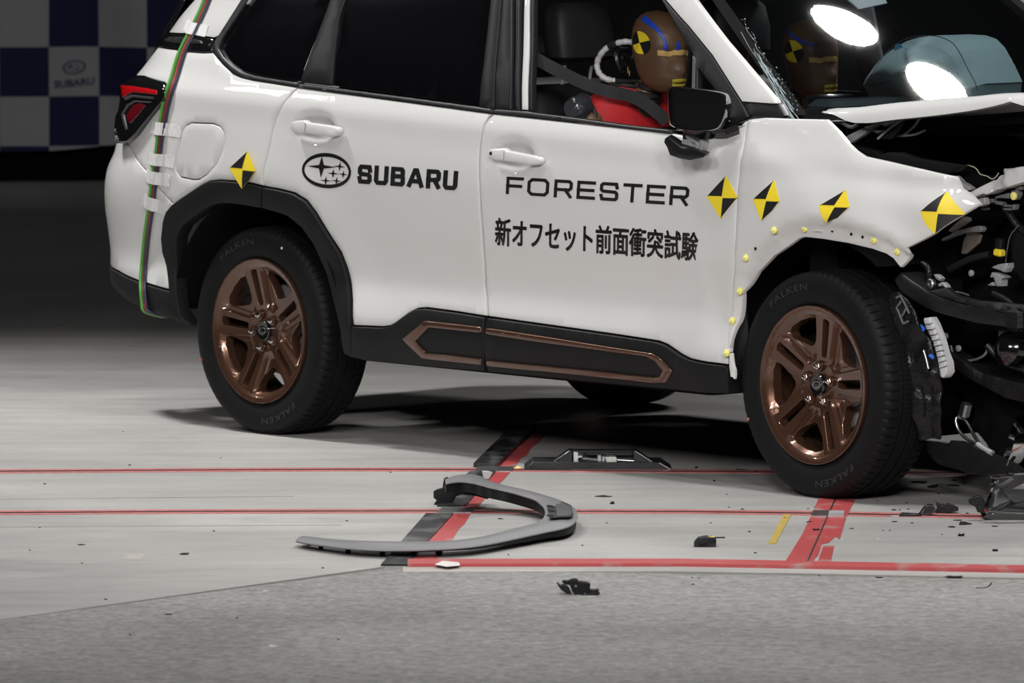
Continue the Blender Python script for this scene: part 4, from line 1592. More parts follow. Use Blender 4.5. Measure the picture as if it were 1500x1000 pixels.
# ---------------------------------------------------------------- engine bay
mb = MB()
mb.box((2.55, 0, .62), (.12, 1.5, .95), bev=.02)             # bulkhead
mb.box((2.98, -.05, .62), (.60, .75, .46), bev=.06)
mb.box((3.12, -.22, .88), (.30, .22, .10), bev=.03)
mb.lathe([(.09, 0), (.10, .02), (.10, .10), (.06, .12)], (3.22, .22, .60), (1, 0, 0), 20)
mb.lathe([(.07, 0), (.075, .02), (.075, .09), (.04, .1)], (3.22, -.12, .50), (1, 0, 0), 20)          # engine block
mb.box((2.95, .35, .62), (.80, .6, .6), bev=.05)
mb.box((2.85, -.56, .62), (.16, .16, .52), bev=.03)          # strut tower
mb.build('engine_block', DEEP, car)
rad = [[Vector((3.36 + .10 * mnoise.noise(Vector((y * 2.2, z * 2.5, 3))) + .18 * sstep(-.1, .6, y) * -1 + .05 * math.sin(z * 9), y, z)) for y in [lerp(-.42, .66, k / 22) for k in range(23)]] for z in [lerp(.34, .86, k / 12) for k in range(13)]]
loft('radiator', rad, SATIN, auto=20, thick=.03)
mb = MB()
for z in (.33, .87):
    mb.tube([Vector((3.37 + .10 * mnoise.noise(Vector((y * 2.2, z * 2.5, 3))) - .18 * sstep(-.1, .6, y), y, z)) for y in [lerp(-.48, .70, k / 16) for k in range(17)]], .03, 8)
mb.build('radiator_support', PIANO, car)
plate('wing_rail_cover', [(1250, 213), (1285, 222), (1289, 227), (1300, 223), (1318, 223), (1345, 232), (1390, 239), (1415, 243), (1404, 250), (1391, 253), (1380, 258), (1340, 252), (1290, 240), (1262, 230), (1246, 216)], .66, SATIN, amp=.004, depth=.02, step=.015)
plate('splash_shield', [(1390, 253), (1398, 247), (1408, 243.5), (1418, 242), (1428, 244), (1434, 252), (1440, 256), (1452, 258), (1462, 253), (1455, 264), (1446, 268), (1430, 276), (1412, 272), (1400, 262)], .60, DEEP, amp=.006, step=.015)
pipe('shield_edge', [(1390, 253, .61), (1400, 247, .61), (1410, 243.5, .61), (1420, 242.5, .61), (1430, 247, .61), (1436, 255, .61), (1446, 258, .61), (1453, 262, .61), (1459, 259, .61), (1463, 253, .61)], .0018, mat('cut_edge', (.45, .42, .33), .6))
plate('apron_rail', [(1411, 282.5), (1424, 280), (1437, 272), (1451, 264.5), (1458, 263), (1463, 257), (1468, 255.5), (1472, 257), (1470, 253), (1467, 249), (1471, 246.5), (1477, 248), (1490, 245), (1505, 242.5), (1545, 236), (1545, 254), (1505, 264), (1486, 271.5), (1472, 276), (1457, 278), (1449, 282), (1441, 285.5), (1437, 284), (1428, 288), (1415, 292)], .62, WHITE, amp=.022, fr=11, depth=.05, step=.012, r=.004, kz=-.35)
plate('apron_bracket', [(1398, 256.5), (1402, 260), (1408, 267), (1416, 271), (1424, 276), (1418, 279), (1411, 279.5), (1403, 274), (1399.5, 272)], .64, GALV, amp=.006, depth=.02, step=.012)
plate('apron_bracket', [(1424, 296), (1434, 291), (1442, 289), (1444, 299), (1438, 302), (1428, 303)], .64, GALV, amp=.006, depth=.02, step=.012)
LG = mat('lamp_bracket_grey', (.12, .12, .13), .45)
for P in ([(1440, 292), (1452, 291), (1457, 296), (1449, 298), (1441, 297)], [(1457, 288), (1478, 282), (1477, 291), (1466, 290), (1457, 291)], [(1458, 294), (1470, 297), (1468, 301), (1456, 299)], [(1480, 279), (1489, 277), (1491, 285), (1487, 293), (1481, 292), (1479, 286)], [(1485, 269), (1496, 274), (1495, 278), (1490, 279), (1485, 276)], [(1469, 299), (1480, 301), (1480, 303.5), (1470, 303)], [(1468, 305), (1480, 305.5), (1480, 308), (1469, 307.5)], [(1436, 304), (1444, 304), (1444, 308), (1438, 308)], [(1482, 299), (1486, 299), (1485, 307), (1480, 309)]):
    plate('lamp_bracket', P, .60, LG, amp=.004, depth=.02, step=.012, r=.003)
MB().lathe([(.012, 0), (.012, .006), (.009, .008), (.0001, .008)], P3(1486, 287, .615), (0, -1, 0), 14).build('lamp_adjuster', CLIP, car)
# lower brackets
plate('support_arm', [(1356, 360), (1364, 355), (1391, 344), (1396, 338), (1430, 331), (1437, 331), (1440, 335), (1436, 340), (1420, 340), (1404, 343), (1396, 346), (1392, 348), (1375, 355), (1360, 361.5)], .60, GALV, amp=.006, depth=.02, step=.015, r=.003)
plate('support_arm', [(1387, 338), (1399, 327), (1411, 317.5), (1416, 319), (1416.5, 324), (1410, 328), (1398, 335), (1391, 340)], .62, mat('beige_plastic', (.22, .19, .17), .6), amp=.004, depth=.02, step=.015)
plate('torn_strap', [(1414.6, 340), (1430, 340), (1437, 344), (1433, 356), (1424, 363.6), (1415, 372), (1407.6, 371.5), (1410, 358)], .58, mat('beige_plastic_strap', (.20, .17, .15), .6), amp=.006, depth=.01, step=.012)
mb = MB()
mb.box(P3(1464, 362, .55), (.026, .02, .055), Matrix.Rotation(.1, 3, 'Y'), bev=.004)
mb.box(P3(1464, 370, .555), (.032, .026, .022), Matrix.Rotation(.1, 3, 'Y'), bev=.004, mi=1)
mb.build('plug_connector', [SATIN, YEL], car)
SB = mat('bright_bracket', (.45, .46, .48), .35, metal=.4)
plate('silver_bracket', [(1451, 391.6), (1462, 387), (1475, 385), (1475, 391), (1471, 399), (1462, 395)], .60, SB, amp=.006, depth=.03, step=.012)
plate('silver_bracket', [(1452, 398.6), (1461, 401), (1472, 406.5), (1466, 410), (1465, 419.5), (1459, 419.5), (1457, 410), (1455, 405.6), (1450, 407)], .60, SB, amp=.008, depth=.03, step=.012)
plate('silver_bracket', [(1446, 418), (1453, 413), (1457, 419)], .59, SB, amp=.004, depth=.03, step=.012)
MB().lathe([(.016, 0), (.016, .012), (.012, .016), (.006, .016), (.005, .011), (.0001, .011)], P3(1366, 416, .72), (0, -1, .1), 18).build('bolt_head', STEEL, car)
plate('hook_bracket', [(1374, 416), (1379, 413), (1384, 417), (1387, 422), (1383, 421), (1380, 417.5), (1377, 420), (1374, 419)], .72, SB, amp=.003, depth=.02, step=.01)
plate('steel_link', [(1367, 401), (1372, 403), (1378, 408), (1376, 412), (1370, 408)], .70, GALV, amp=.003, depth=.02, step=.01)
pipe('steel_hose', [(1352, 386, .70), (1358, 390, .71), (1361, 398, .715), (1361, 408, .71), (1362, 418, .70)], .010, SATIN)
GLB = mat('torn_gloss_black', (.006, .006, .007), .25, spec=.3, bump=(60, .6))
TORN = mat('torn_black_sheet', (.007, .007, .008), .45, spec=.3, bump=(70, .6))
# bumper reinforcement with its torn upper lip
plate('bumper_beam', [(1318, 399), (1336, 412.6), (1358.6, 428), (1385, 437), (1414.6, 446), (1450, 452), (1484.6, 458), (1500, 460), (1560, 468), (1560, 490), (1500, 482), (1475, 479), (1430, 473.6), (1388, 462.4), (1357, 452.6), (1336, 440), (1318, 428), (1308, 410)], .72, SATIN, amp=.004, depth=.09, step=.025, r=.006, kx=-.25)
plate('beam_lip', [(1358.6, 427), (1385, 421), (1400, 432), (1430, 440), (1500, 446), (1560, 450), (1560, 468), (1500, 460), (1450, 452), (1414, 445.5), (1385, 436)], .705, TORN, amp=.008, depth=.02, step=.02, kz=-.6, kx=-.25)
plate('corner_panel', [(1311, 396), (1322, 396), (1345, 399), (1354, 405), (1357, 425), (1345, 418), (1330, 408), (1318, 402)], .70, SATIN, amp=.006, depth=.02, step=.02)
pipe('beam_edge', [(1359, 428, .725), (1386, 437.5, .72), (1414, 446, .715), (1450, 452.5, .70), (1484, 458, .69)], .0016, LG)
MB().box(P3(1487, 468, .69), (.07, .03, .07), bev=.012).build('tow_socket', TORN, car)
# crossmember below and torn undertray
plate('lower_crossmember', [(1379.6, 508), (1400, 520), (1437, 545), (1477.6, 557), (1500, 562), (1560, 572), (1560, 600), (1500, 590), (1470, 583), (1440, 566), (1405, 547), (1386, 535)], .60, TORN, amp=.012, depth=.06, step=.02, kx=-.2, r=.004)
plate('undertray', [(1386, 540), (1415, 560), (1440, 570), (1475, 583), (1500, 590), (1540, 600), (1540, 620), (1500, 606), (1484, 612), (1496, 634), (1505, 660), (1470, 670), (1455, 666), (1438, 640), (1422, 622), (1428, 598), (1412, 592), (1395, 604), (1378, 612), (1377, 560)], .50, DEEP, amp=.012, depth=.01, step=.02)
pipe('brake_line', [(1393, 506, .62), (1398, 520, .62), (1420, 528, .60), (1442, 520, .60), (1447, 505, .58)], .004, LG)
pipe('brake_line', [(1360, 430, .70), (1400, 428, .69), (1420, 433, .68)], .004, STEEL)
pipe('wiring_wisp', [(1492, 330, .52), (1480, 345, .52), (1476, 362, .52), (1473, 384, .52)], .0018, LG)
for P in ([(1446, 505, .60), (1470, 530, .58), (1500, 540, .56)], [(1455, 430, .60), (1475, 440, .60), (1490, 452, .6)], [(1390, 395, .60), (1420, 380, .58), (1450, 372, .56)], [(1470, 300, .52), (1490, 330, .5), (1515, 350, .5)]):
    pipe('loom_hose', P, .012, SATIN)
for px, py in ((1386, 492), (1424, 400), (1405, 510)):
    MB().lathe([(.010, 0), (.010, .006), (.006, .008), (.0001, .008)], P3(px, py, .62), (0, -1, 0), 12).build('bolt_head', GALV, car)
MB().lathe([(.05, 0), (.052, .03), (.03, .05), (.012, .055), (.0001, .055)], P3(1484, 512, .60), (0, -1, .2), 24).build('horn_disc', PIANO, car)
plate('air_scoop', [(1463, 483), (1480, 487), (1484, 492), (1470, 500), (1462, 495)], .62, LG, amp=.004, depth=.02, step=.015)
# black radiator duct wall on the right
plate('radiator_duct', [(1480, 338), (1497, 330), (1540, 330), (1540, 420), (1495, 410), (1481, 392)], .50, SATIN, amp=.004, depth=.02)

# ---------------------------------------------------------------- torn liner ahead of the front wheel
lin = plate('torn_liner', [(1302.6, 433), (1310, 427), (1318, 427), (1330, 438), (1340, 455), (1349, 476), (1354, 490), (1362, 500), (1368, 520), (1374, 540), (1377, 560), (1378, 600), (1377, 644), (1364, 642), (1358, 643), (1351.6, 645), (1346, 642), (1344, 630), (1338, 613), (1335, 588), (1328, 566), (1321, 552), (1316, 515), (1310, 490)], .80, GLB, amp=.020, fr=9, depth=.006, step=.014, kx=-.5)
mb = MB()
for a, b in (((1308, 438), (1319, 433)), ((1319, 433), (1332, 459)), ((1308, 438), (1323, 474)), ((1314, 449), (1320, 441)), ((1321, 463), (1327, 452)), ((1323, 474), (1331, 470))):
    mb.tube([P3(*a, .83), P3((a[0] + b[0]) / 2 + .5, (a[1] + b[1]) / 2, .832), P3(*b, .83)], .0035, 6)
mb.build('liner_grille', LG, lin)
for P in ([(1365, 566), (1366.5, 600), (1366, 640)], [(1372, 560), (1375, 600), (1375.5, 640)], [(1352, 512), (1356, 525), (1360, 540)], [(1349, 568), (1354, 585), (1354, 610)]):
    pipe('liner_fold', [(a, b, .80 - (a - 1340) * .0014 + .012) for a, b in P], .0035, GLB, lin)
WP = mat('white_duct_plastic', (.60, .60, .61), .4)
duct = plate('finned_duct', [(1351.6, 468), (1353, 465), (1357, 466), (1360, 463.8), (1366, 475), (1372, 490), (1376, 502), (1379.6, 517), (1385, 531), (1386.5, 545), (1381, 554), (1377, 552), (1374.5, 540), (1372.6, 528), (1368, 508), (1362, 494), (1356, 482)], .76, WP, amp=.003, depth=.035, step=.012, r=.005)
mb = MB()
for k in range(9):
    t = k / 8
    a = (lerp(1356, 1377, t) + 3 * math.sin(t * 3), lerp(472, 535, t))
    mb.box(P3(a[0] + 4.5, a[1] + 1, .762), (.026, .012, .005), Matrix.Rotation(-.1 - .2 * t, 3, 'Y'), bev=.001)
mb.build('duct_fin', WP, duct)
for px, py, q in ((1350, 480, .014), (1364.5, 522, .011)):
    MB().box(P3(px, py, .79), (q * 1.8, .012, q), Matrix.Rotation(.5, 3, 'Y'), bev=.003).build('blue_tag', mat('blue_tag', (.02, .12, .62), .5), car)
pipe('liner_rod', [(1353, 513, .80), (1357, 527, .80), (1360, 540, .80)], .005, STEEL)
# hanging undercover and the tow cable
plate('hanging_cover', [(1360, 645), (1375, 647), (1389, 652), (1392, 644.7), (1409, 646), (1420, 650), (1431, 656.6), (1454, 665), (1489, 679), (1500, 688), (1500, 694), (1470, 694), (1440, 696), (1416, 694), (1391, 685), (1374, 680), (1366, 670), (1361, 660)], .66, TORN, amp=.014, fr=8, depth=.008, step=.016, kz=.7)
cbl = MB()
pipe('', [(1409, 612, .66), (1402, 611, .665), (1400, 616, .67), (1403, 627, .67), (1410, 637, .67), (1420, 645, .67), (1432, 651, .67)], .0055, None, mb=cbl)
pipe('', [(1408, 611, .65), (1414, 615, .65), (1420, 624, .65), (1426, 636, .655), (1434, 649, .67)], .0055, None, mb=cbl)
tow = cbl.build('tow_cable', STEEL, car, auto=60)
pipe('cable_ferrule', [(1432, 650, .67), (1438, 654.5, .67), (1445, 659, .67), (1454, 663.5, .67)], .009, GALV, tow)
mb = MB()
pipe('', [(1405, 610, .66), (1409, 596, .66), (1411, 590, .66), (1415, 592, .66), (1414, 602, .66), (1412, 612, .66)], .0055, None, mb=mb)
mb.box(P3(1414, 600, .66), (.028, .03, .05), Matrix.Rotation(.3, 3, 'Y'), bev=.006)
mb.build('cable_shackle', STEEL, tow)
# crumpled sheet at the foot of the wing, by the sill
plate('sill_tip', [(1068, 520), (1071, 516), (1073, 530), (1076, 542), (1076, 556), (1073, 552), (1070, 552), (1068, 538)], .90, WHITE, amp=.006, depth=.01, step=.01)
plate('white_card', [(779, 47), (803, 63), (797, 77), (779, 80)], .40, WP, amp=.002, depth=.004, step=.02)
# ---------------------------------------------------------------- seats, belts, airbag (parts of the car)
def rbox(name, secs, material, parent, n=20, auto=50, power=.45, axis=(0, 0, 1)):
    """lofted rounded body: secs = (centre, half x, half y) along z-like stacking"""
    vs, fs = [], []
    for c, hx, hy in secs:
        for k in range(n):
            a = 2 * math.pi * k / n
            ca, sa = math.cos(a), math.sin(a)
            vs.append((c[0] + hx * math.copysign(abs(ca)**power, ca), c[1] + hy * math.copysign(abs(sa)**power, sa), c[2]))
    for i in range(len(secs) - 1):
        for k in range(n):
            k2 = (k + 1) % n
            fs.append((i * n + k, i * n + k2, (i + 1) * n + k2, (i + 1) * n + k))
    fs.append(tuple(range(n - 1, -1, -1)))
    fs.append(tuple(range((len(secs) - 1) * n, len(secs) * n)))
    return mesh(name, vs, fs, material, parent, auto=auto)


def seat(y, dx=0):
    st = rbox('front_seat', [((1.25 + dx, y, .50), .22, .22), ((1.25 + dx, y, .53), .25, .25), ((1.27 + dx, y, .60), .25, .25), ((1.28 + dx, y, .63), .22, .22)], FABRIC, car)
    rbox('backrest', [((1.04 + dx, y, .60), .07, .22), ((1.00 + dx, y, .75), .085, .25), ((.945 + dx, y, .95), .08, .255), ((.915 + dx, y, 1.10), .07, .23), ((.90 + dx, y, 1.17), .055, .20), ((.895 + dx, y, 1.195), .03, .17)], FABRIC, st)
    rbox('headrest', [((.93 + dx, y, 1.27), .035, .10), ((.93 + dx, y, 1.285), .055, .125), ((.92 + dx, y, 1.36), .062, .13), ((.91 + dx, y, 1.43), .055, .12), ((.905 + dx, y, 1.46), .03, .09)], FABRIC, st)
    mb = MB()
    for d in (-.06, .06):
        mb.tube([(.90 + dx, y + d, 1.17), (.925 + dx, y + d, 1.29)], .006, 8)
    mb.build('headrest_post', GALV, st)


seat(-.38, .12)
seat(.38, .06)
rbox('rear_seat', [((.25, 0, .55), .2, .6), ((.12, 0, .85), .08, .62), ((.05, 0, 1.12), .07, .6), ((.04, 0, 1.16), .03, .55)], FABRIC, car)


def ribbon(name, P, w, material, parent, wdir=(0, 0, 1), thick=.0015):
    pts = crv(P, 6)
    rows = []
    for i, p in enumerate(pts):
        t = (pts[min(i + 1, len(pts) - 1)] - pts[max(i - 1, 0)]).normalized()
        d = Vector(wdir) - t * t.dot(Vector(wdir))
        d.normalize()
        rows.append([p - d * w / 2, p, p + d * w / 2])
    n = 3
    vs = [q for r in rows for q in r]
    fs = [(i * n + k, i * n + k + 1, (i + 1) * n + k + 1, (i + 1) * n + k) for i in range(len(rows) - 1) for k in range(2)]
    o = mesh(name, vs, fs, material, parent)
    md = o.modifiers.new('t', 'SOLIDIFY')
    md.thickness = thick
    return o


ribbon('seat_belt', [P3(782, 84, .74), P3(815, 102, .68), P3(858, 123, .60), P3(893, 134, .57), P3(925, 141, .50), P3(950, 155, .44), P3(978, 178, .38)], .042, BELT, car, (.35, -.1, .9))

# passenger airbag: pillow in front of the left seat
AO = [(1260, 136), (1264, 124), (1275, 102), (1287, 85.5), (1300, 71), (1316, 61), (1335, 55), (1356, 52.5), (1380, 54), (1396, 59.5), (1408, 72), (1419, 92), (1429, 112), (1437, 130), (1439, 150), (1340, 152)]
asv = -.22
xzA = [(S(a, b, asv).x, S(a, b, asv).z) for a, b in AO]
cA = (sum(p[0] for p in xzA) / len(xzA), sum(p[1] for p in xzA) / len(xzA))


def abag(x, z):
    r = min(math.hypot(x - a, z - b) for a, b in dA)
    if not inside((x, z), dA):
        r = 0
    f1 = (x - cA[0]) * .8 + (z - cA[1]) * .6
    f2 = x * 9 - z * 20
    w = .018 * mnoise.noise(Vector((f1 * 3, f2, 1))) + .022 * math.exp(-((f1 - .02 + .05 * math.sin(z * 14)) / .016)**2) - .03 * math.exp(-((x - cA[0] - .20 - .25 * (z - cA[1])) / .03)**2)
    return asv + .12 * (1 - (1 - min(1, max(0, r - .008) / .12))**2) + w * min(1, r / .05)


dA = dens(ccw(xzA), .012)
bag = sheet('airbag', xzA, abag, AIRB, car, step=.014, gap=0, r=.035, depth=.20)
mb = MB()
for P in ([(1268, 126), (1290, 88), (1316, 62), (1345, 53), (1372, 53), (1394, 62), (1406, 78), (1416, 98), (1427, 118), (1432, 132)],):
    q = []
    for a, b in [(p.x, p.y) for p in crv([(a, b, 0) for a, b in P], 4)]:
        sv = asv + .05
        for _ in range(6):
            L = S(a, b, sv)
            sv = abag(L.x, L.z) + .001 if inside((L.x, L.z), xzA) else sv
        q.append(P3(a, b, sv))
    mb.tube(q, .0016, 5)
mb.build('airbag_seam', mat('seam_dark', (.10, .10, .13), .7), bag)


def bag_text(body, q, material, bold=0):
    V, Fs = textmesh(body, bold=bold)
    vs = []
    for u, v in V:
        a = Vector(q[3]).lerp(Vector(q[2]), u).lerp(Vector(q[0]).lerp(Vector(q[1]), u), v)
        sv = asv + .1
        for _ in range(8):
            L = S(a.x, a.y, sv)
            sv = abag(L.x, L.z) + .0025
        vs.append(P3(a.x, a.y, sv))
    return mesh('airbag_print', vs, Fs, material, bag)


bag_text('1 0949904', [(1323, 101), (1364, 91), (1367, 98), (1325, 108)], mat('print_grey', (.08, .10, .11), .7))
bag_text('1021', [(1388, 104), (1403, 105), (1403, 110), (1388, 109)], mat('print_grey', (.10, .12, .13), .7))
bag_text('IIIII IIIIIII', [(1272, 124), (1306, 117), (1307, 121), (1273, 128)], mat('print_grey', (.14, .17, .18), .7))
for px, py, q in ((1316, 71, .016),):
    sv = asv + .05
    for _ in range(6):
        L = S(px, py, sv)
        sv = abag(L.x, L.z) + .001
    MB().lathe([(q, -.002), (q, .0015), (.0001, .0015)], P3(px, py, sv), (.2, -1, .2), 14).build('blue_spot', mat('blue_print', (.10, .32, .50), .7), bag)

# ---------------------------------------------------------------- crash-test dummies (each a thing of its own)
TW = Matrix.Translation((CX0, CY0, 0)) @ Matrix.Rotation(-YAW, 4, 'Z')


def dummy(hc, tilt, label, near):
    y = hc.y
    base = Vector((1.20 + (hc.x - 1.43), y, .62))
    root = empty('crash_test_dummy', TW @ base, -YAW, label, 'dummy')

    def loc(p):
        return Vector(p) - base
    dx = hc.x - 1.40
    # body: one continuous skinned surface
    J = {'pelvis': ((1.22, 0, .70), .13), 'belly': ((1.20, 0, .84), .10), 'chest': ((1.22, 0, 1.00), .10), 'top': ((1.26, 0, 1.10), .06), 'neck': ((1.325, 0, 1.15), .05), 'skull': ((1.365, 0, 1.23), .045)}
    for sg, n_ in ((-1, 'r'), (1, 'l')):
        J['sh' + n_] = ((1.275, sg * .20, 1.09), 0.055)
        J['el' + n_] = ((1.36, sg * .26, .86), .048)
        J['wr' + n_] = ((1.62, sg * .17, .93), .032)
        J['ha' + n_] = ((1.69, sg * .16, .95), .028)
        J['hp' + n_] = ((1.26, sg * .10, .68), .085)
        J['kn' + n_] = ((1.66, sg * .12, .74), .062)
        J['an' + n_] = ((1.84, sg * .12, .42), .045)
        J['to' + n_] = ((2.00, sg * .12, .42), .035)
    ED = [('pelvis', 'belly'), ('belly', 'chest'), ('chest', 'top'), ('top', 'neck'), ('neck', 'skull')]
    for n_ in 'rl':
        ED += [('top', 'sh' + n_), ('sh' + n_, 'el' + n_), ('el' + n_, 'wr' + n_), ('wr' + n_, 'ha' + n_), ('pelvis', 'hp' + n_), ('hp' + n_, 'kn' + n_), ('kn' + n_, 'an' + n_), ('an' + n_, 'to' + n_)]
    keys = list(J)
    me = bpy.data.meshes.new('body')
    me.from_pydata([loc((J[k][0][0] + dx * (.6 if k in ('chest', 'top', 'neck', 'skull') or k[:2] == 'sh' else 0) + (dx * .4 if k in ('neck', 'skull') else 0), y + J[k][0][1], J[k][0][2] + (hc.z - 1.313) * (1 if k in ('top', 'neck', 'skull', 'chest') or k[:2] == 'sh' else 0))) for k in keys], [(keys.index(a), keys.index(b)) for a, b in ED], [])
    body = link('body', me, SKIN, root)
    md = body.modifiers.new('skin', 'SKIN')
    for i, k in enumerate(keys):
        me.skin_vertices[0].data[i].radius = (J[k][1], J[k][1])
        me.skin_vertices[0].data[i].use_root = (k == 'pelvis')
    md.use_smooth_shade = True
    sb = body.modifiers.new('sub', 'SUBSURF')
    sb.levels = sb.render_levels = 2
    # head
    R = Matrix.Rotation(tilt, 3, 'Y')
    prof = [(-.128, .036, .030, .026), (-.118, .034, .055, .046), (-.10, .026, .076, .060), (-.075, .018, .086, .067), (-.045, .010, .092, .072), (-.01, .002, .098, .077), (.03, -.002, .101, .080), (.065, -.006, .097, .078), (.095, -.010, .083, .068), (.115, -.014, .062, .051), (.127, -.016, .036, .030), (.131, -.017, .010, .008)]
    n = 36
    vs, fs = [], []

    def hp(z, a):
        for i in range(len(prof) - 1):
            if z <= prof[i + 1][0] or i == len(prof) - 2:
                t = (z - prof[i][0]) / (prof[i + 1][0] - prof[i][0])
                xc, hx, hy = [lerp(prof[i][k], prof[i + 1][k], t) for k in (1, 2, 3)]
                break
        ca, sa = math.cos(a), math.sin(a)
        x, yy = xc + hx * math.copysign(abs(ca)**.92, ca), hy * math.copysign(abs(sa)**.92, sa)
        f = max(0, ca)
        w = math.atan2(sa, ca)
        x += .022 * math.exp(-((z + .035 + .012) / .022)**2) * math.exp(-(w / .20)**2)            # nose
        x -= .010 * math.exp(-((z - .005) / .016)**2) * (math.exp(-((abs(w) - .42) / .20)**2))     # eye hollows
        x += .006 * math.exp(-((z + .078) / .012)**2) * math.exp(-(w / .45)**2)                    # lips
        x += .006 * math.exp(-((z + .112) / .014)**2) * math.exp(-(w / .5)**2)                     # chin
        yy += math.copysign(.006, sa) * math.exp(-((z + .02) / .022)**2) * math.exp(-((abs(w) - 1.75) / .16)**2)  # ears
        return Vector((x, yy, z))
    zs = [lerp(-.128, .131, k / 40) for k in range(41)]
    for z in zs:
        for k in range(n):
            vs.append(loc(hc + R @ hp(z, 2 * math.pi * k / n)))
    for i in range(40):
        for k in range(n):
            k2 = (k + 1) % n
            fs.append((i * n + k, i * n + k2, (i + 1) * n + k2, (i + 1) * n + k))
    fs.append(tuple(range(n - 1, -1, -1)))
    fs.append(tuple(range(40 * n, 41 * n)))
    head = mesh('head', vs, fs, SKIN, root, smooth=True)

    def on_head(a, z, o=.001):
        p = hp(z, a)
        q = hp(z, a + .02) - hp(z, a - .02)
        r_ = hp(z + .004, a) - hp(z - .004, a)
        nn = q.cross(r_).normalized()
        return loc(hc + R @ (p + nn * o))

    def stroke(nm, path, w, material):
        P = crv([(a, z, 0) for a, z in path], 5)
        vs, fs = [], []
        for i, p in enumerate(P):
            for e in (-w / 2, 0, w / 2):
                d = P[min(i + 1, len(P) - 1)] - P[max(i - 1, 0)]
                d = Vector((-d.y, d.x * .09))      # across, in angle-height units scaled by head radius
                L = math.hypot(d.x * .09, d.y) or 1
                vs.append(on_head(p.x + d.x / L * e, p.y + d.y / L * e, .0025 + (.0015 if e == 0 else 0)))
        for i in range(len(P) - 1):
            for k in (0, 1):
                fs.append((i * 3 + k, i * 3 + k + 1, (i + 1) * 3 + k + 1, (i + 1) * 3 + k))
        o = mesh(nm, vs, fs, material, head, smooth=True)
        return o
    sd = -1                                           # visible (right-hand) side of the head
    stroke('brow_mark', [(sd * .95, .006), (sd * .7, .006), (sd * .45, .004), (sd * .25, .010), (0, .010), (.25, .010), (.6, .004)], .018, TAN)
    if near:
        stroke('blue_mark', [(sd * 1.75, .108), (sd * 1.45, .10), (sd * 1.15, .09), (sd * .9, .075), (sd * .72, .055), (sd * .66, .035), (sd * .64, .018)], .017, BLUE)
        stroke('blue_mark', [(sd * .15, .045), (sd * .13, .018)], .016, BLUE)
    else:
        stroke('blue_mark', [(sd * 2.0, .095), (sd * 1.5, .075), (sd * 1.1, .062), (sd * .7, .055)], .010, BLUE)
    stroke('mouth_mark', [(sd * .42, -.082), (0, -.078), (.42, -.082)], .011, mat('yellow_grease', (.55, .45, .05), .5))
    stroke('mouth_mark', [(sd * .42, -.094), (0, -.094), (.42, -.094)], .009, mat('yellow_grease_low', (.55, .45, .05), .5))
    # round target on the temple
    ca, cz = sd * (1.62 if near else 1.55), .030
    rr = .036
    ro = 0.35
    for q in range(4):
        vs = [on_head(ca, cz, .004)]
        for k in range(9):
            t = ro + math.pi / 2 * q + math.pi / 2 * k / 8
            vs.append(on_head(ca + sd * -1 * rr * math.cos(t) / .088, cz + rr * math.sin(t), .0035))
        mesh('target_quarter', vs, [(0, i, i + 1) for i in range(1, 9)], YEL if q % 2 == 0 else BLK, head)
    # neck of stacked rubber discs
    mb = MB()
    n0, n1 = hc + R @ Vector((-.015, 0, -.09)), Vector((hc.x - .085, y, hc.z - .185))
    for k in range(5):
        c = n0.lerp(n1, k / 4)
        mb.lathe([(.042, -.009), (.046, -.007), (.046, .007), (.042, .009)], loc(c), (.2, 0, 1), 20)
    mb.build('neck', FABRIC, root)
    # red vest with black piping
    bx = hc.x - 1.43
    secs = [((1.22, .72), .135, .165), ((1.21, .84), .14, .17), ((1.235 + .5 * bx, .97), .145, .185), ((1.26 + .8 * bx, 1.09), .125, .200), ((1.275 + .9 * bx, 1.135), .105, .192), ((1.29 + bx, 1.165), .085, .155), ((1.30 + bx, 1.185), .07, .105), ((1.305 + bx, 1.20), .062, .078)]
    dz = hc.z - 1.313
    vs, fs = [], []
    n = 32
    for (xc, z), hx, hy in secs:
        for k in range(n):
            a = 2 * math.pi * k / n
            ca_, sa_ = math.cos(a), math.sin(a)
            zz = z + dz * sstep(.8, 1.0, z) + (.012 * mnoise.noise(Vector((ca_ * 2, sa_ * 2, z * 7 + y))))
            vs.append(loc((xc + hx * math.copysign(abs(ca_)**.8, ca_), y + hy * math.copysign(abs(sa_)**.8, sa_), zz)))
    for i in range(len(secs) - 1):
        for k in range(n):
            k2 = (k + 1) % n
            fs.append((i * n + k, i * n + k2, (i + 1) * n + k2, (i + 1) * n + k))
    vest = mesh('vest', vs, fs, REDV, root, smooth=True)
    v2 = vs[-n:]
    mb = MB().tube(v2 + v2[:1], .008, 6, cap=False)
    mb.build('vest_piping', FABRIC, vest)
    for sg in (-1, 1):
        ring = []
        for k in range(17):
            a = 2 * math.pi * k / 16
            ring.append(loc((1.275 + bx + .062 * math.cos(a), y + sg * (.196 - .012 * math.sin(a)), 1.085 + dz + .068 * math.sin(a))))
        MB().tube(ring, .007, 6, cap=False).build('vest_piping', FABRIC, vest)
    return root, loc


HD = Vector((1.430, -.38, 1.312))
d1, loc1 = dummy(HD, .10, 'brown crash dummy in a red vest behind the open front window', True)
HP = Vector((1.345, .38, 1.262))
d2, loc2 = dummy(HP, .04, 'crash dummy head seen through the windscreen left of the pale airbag', False)
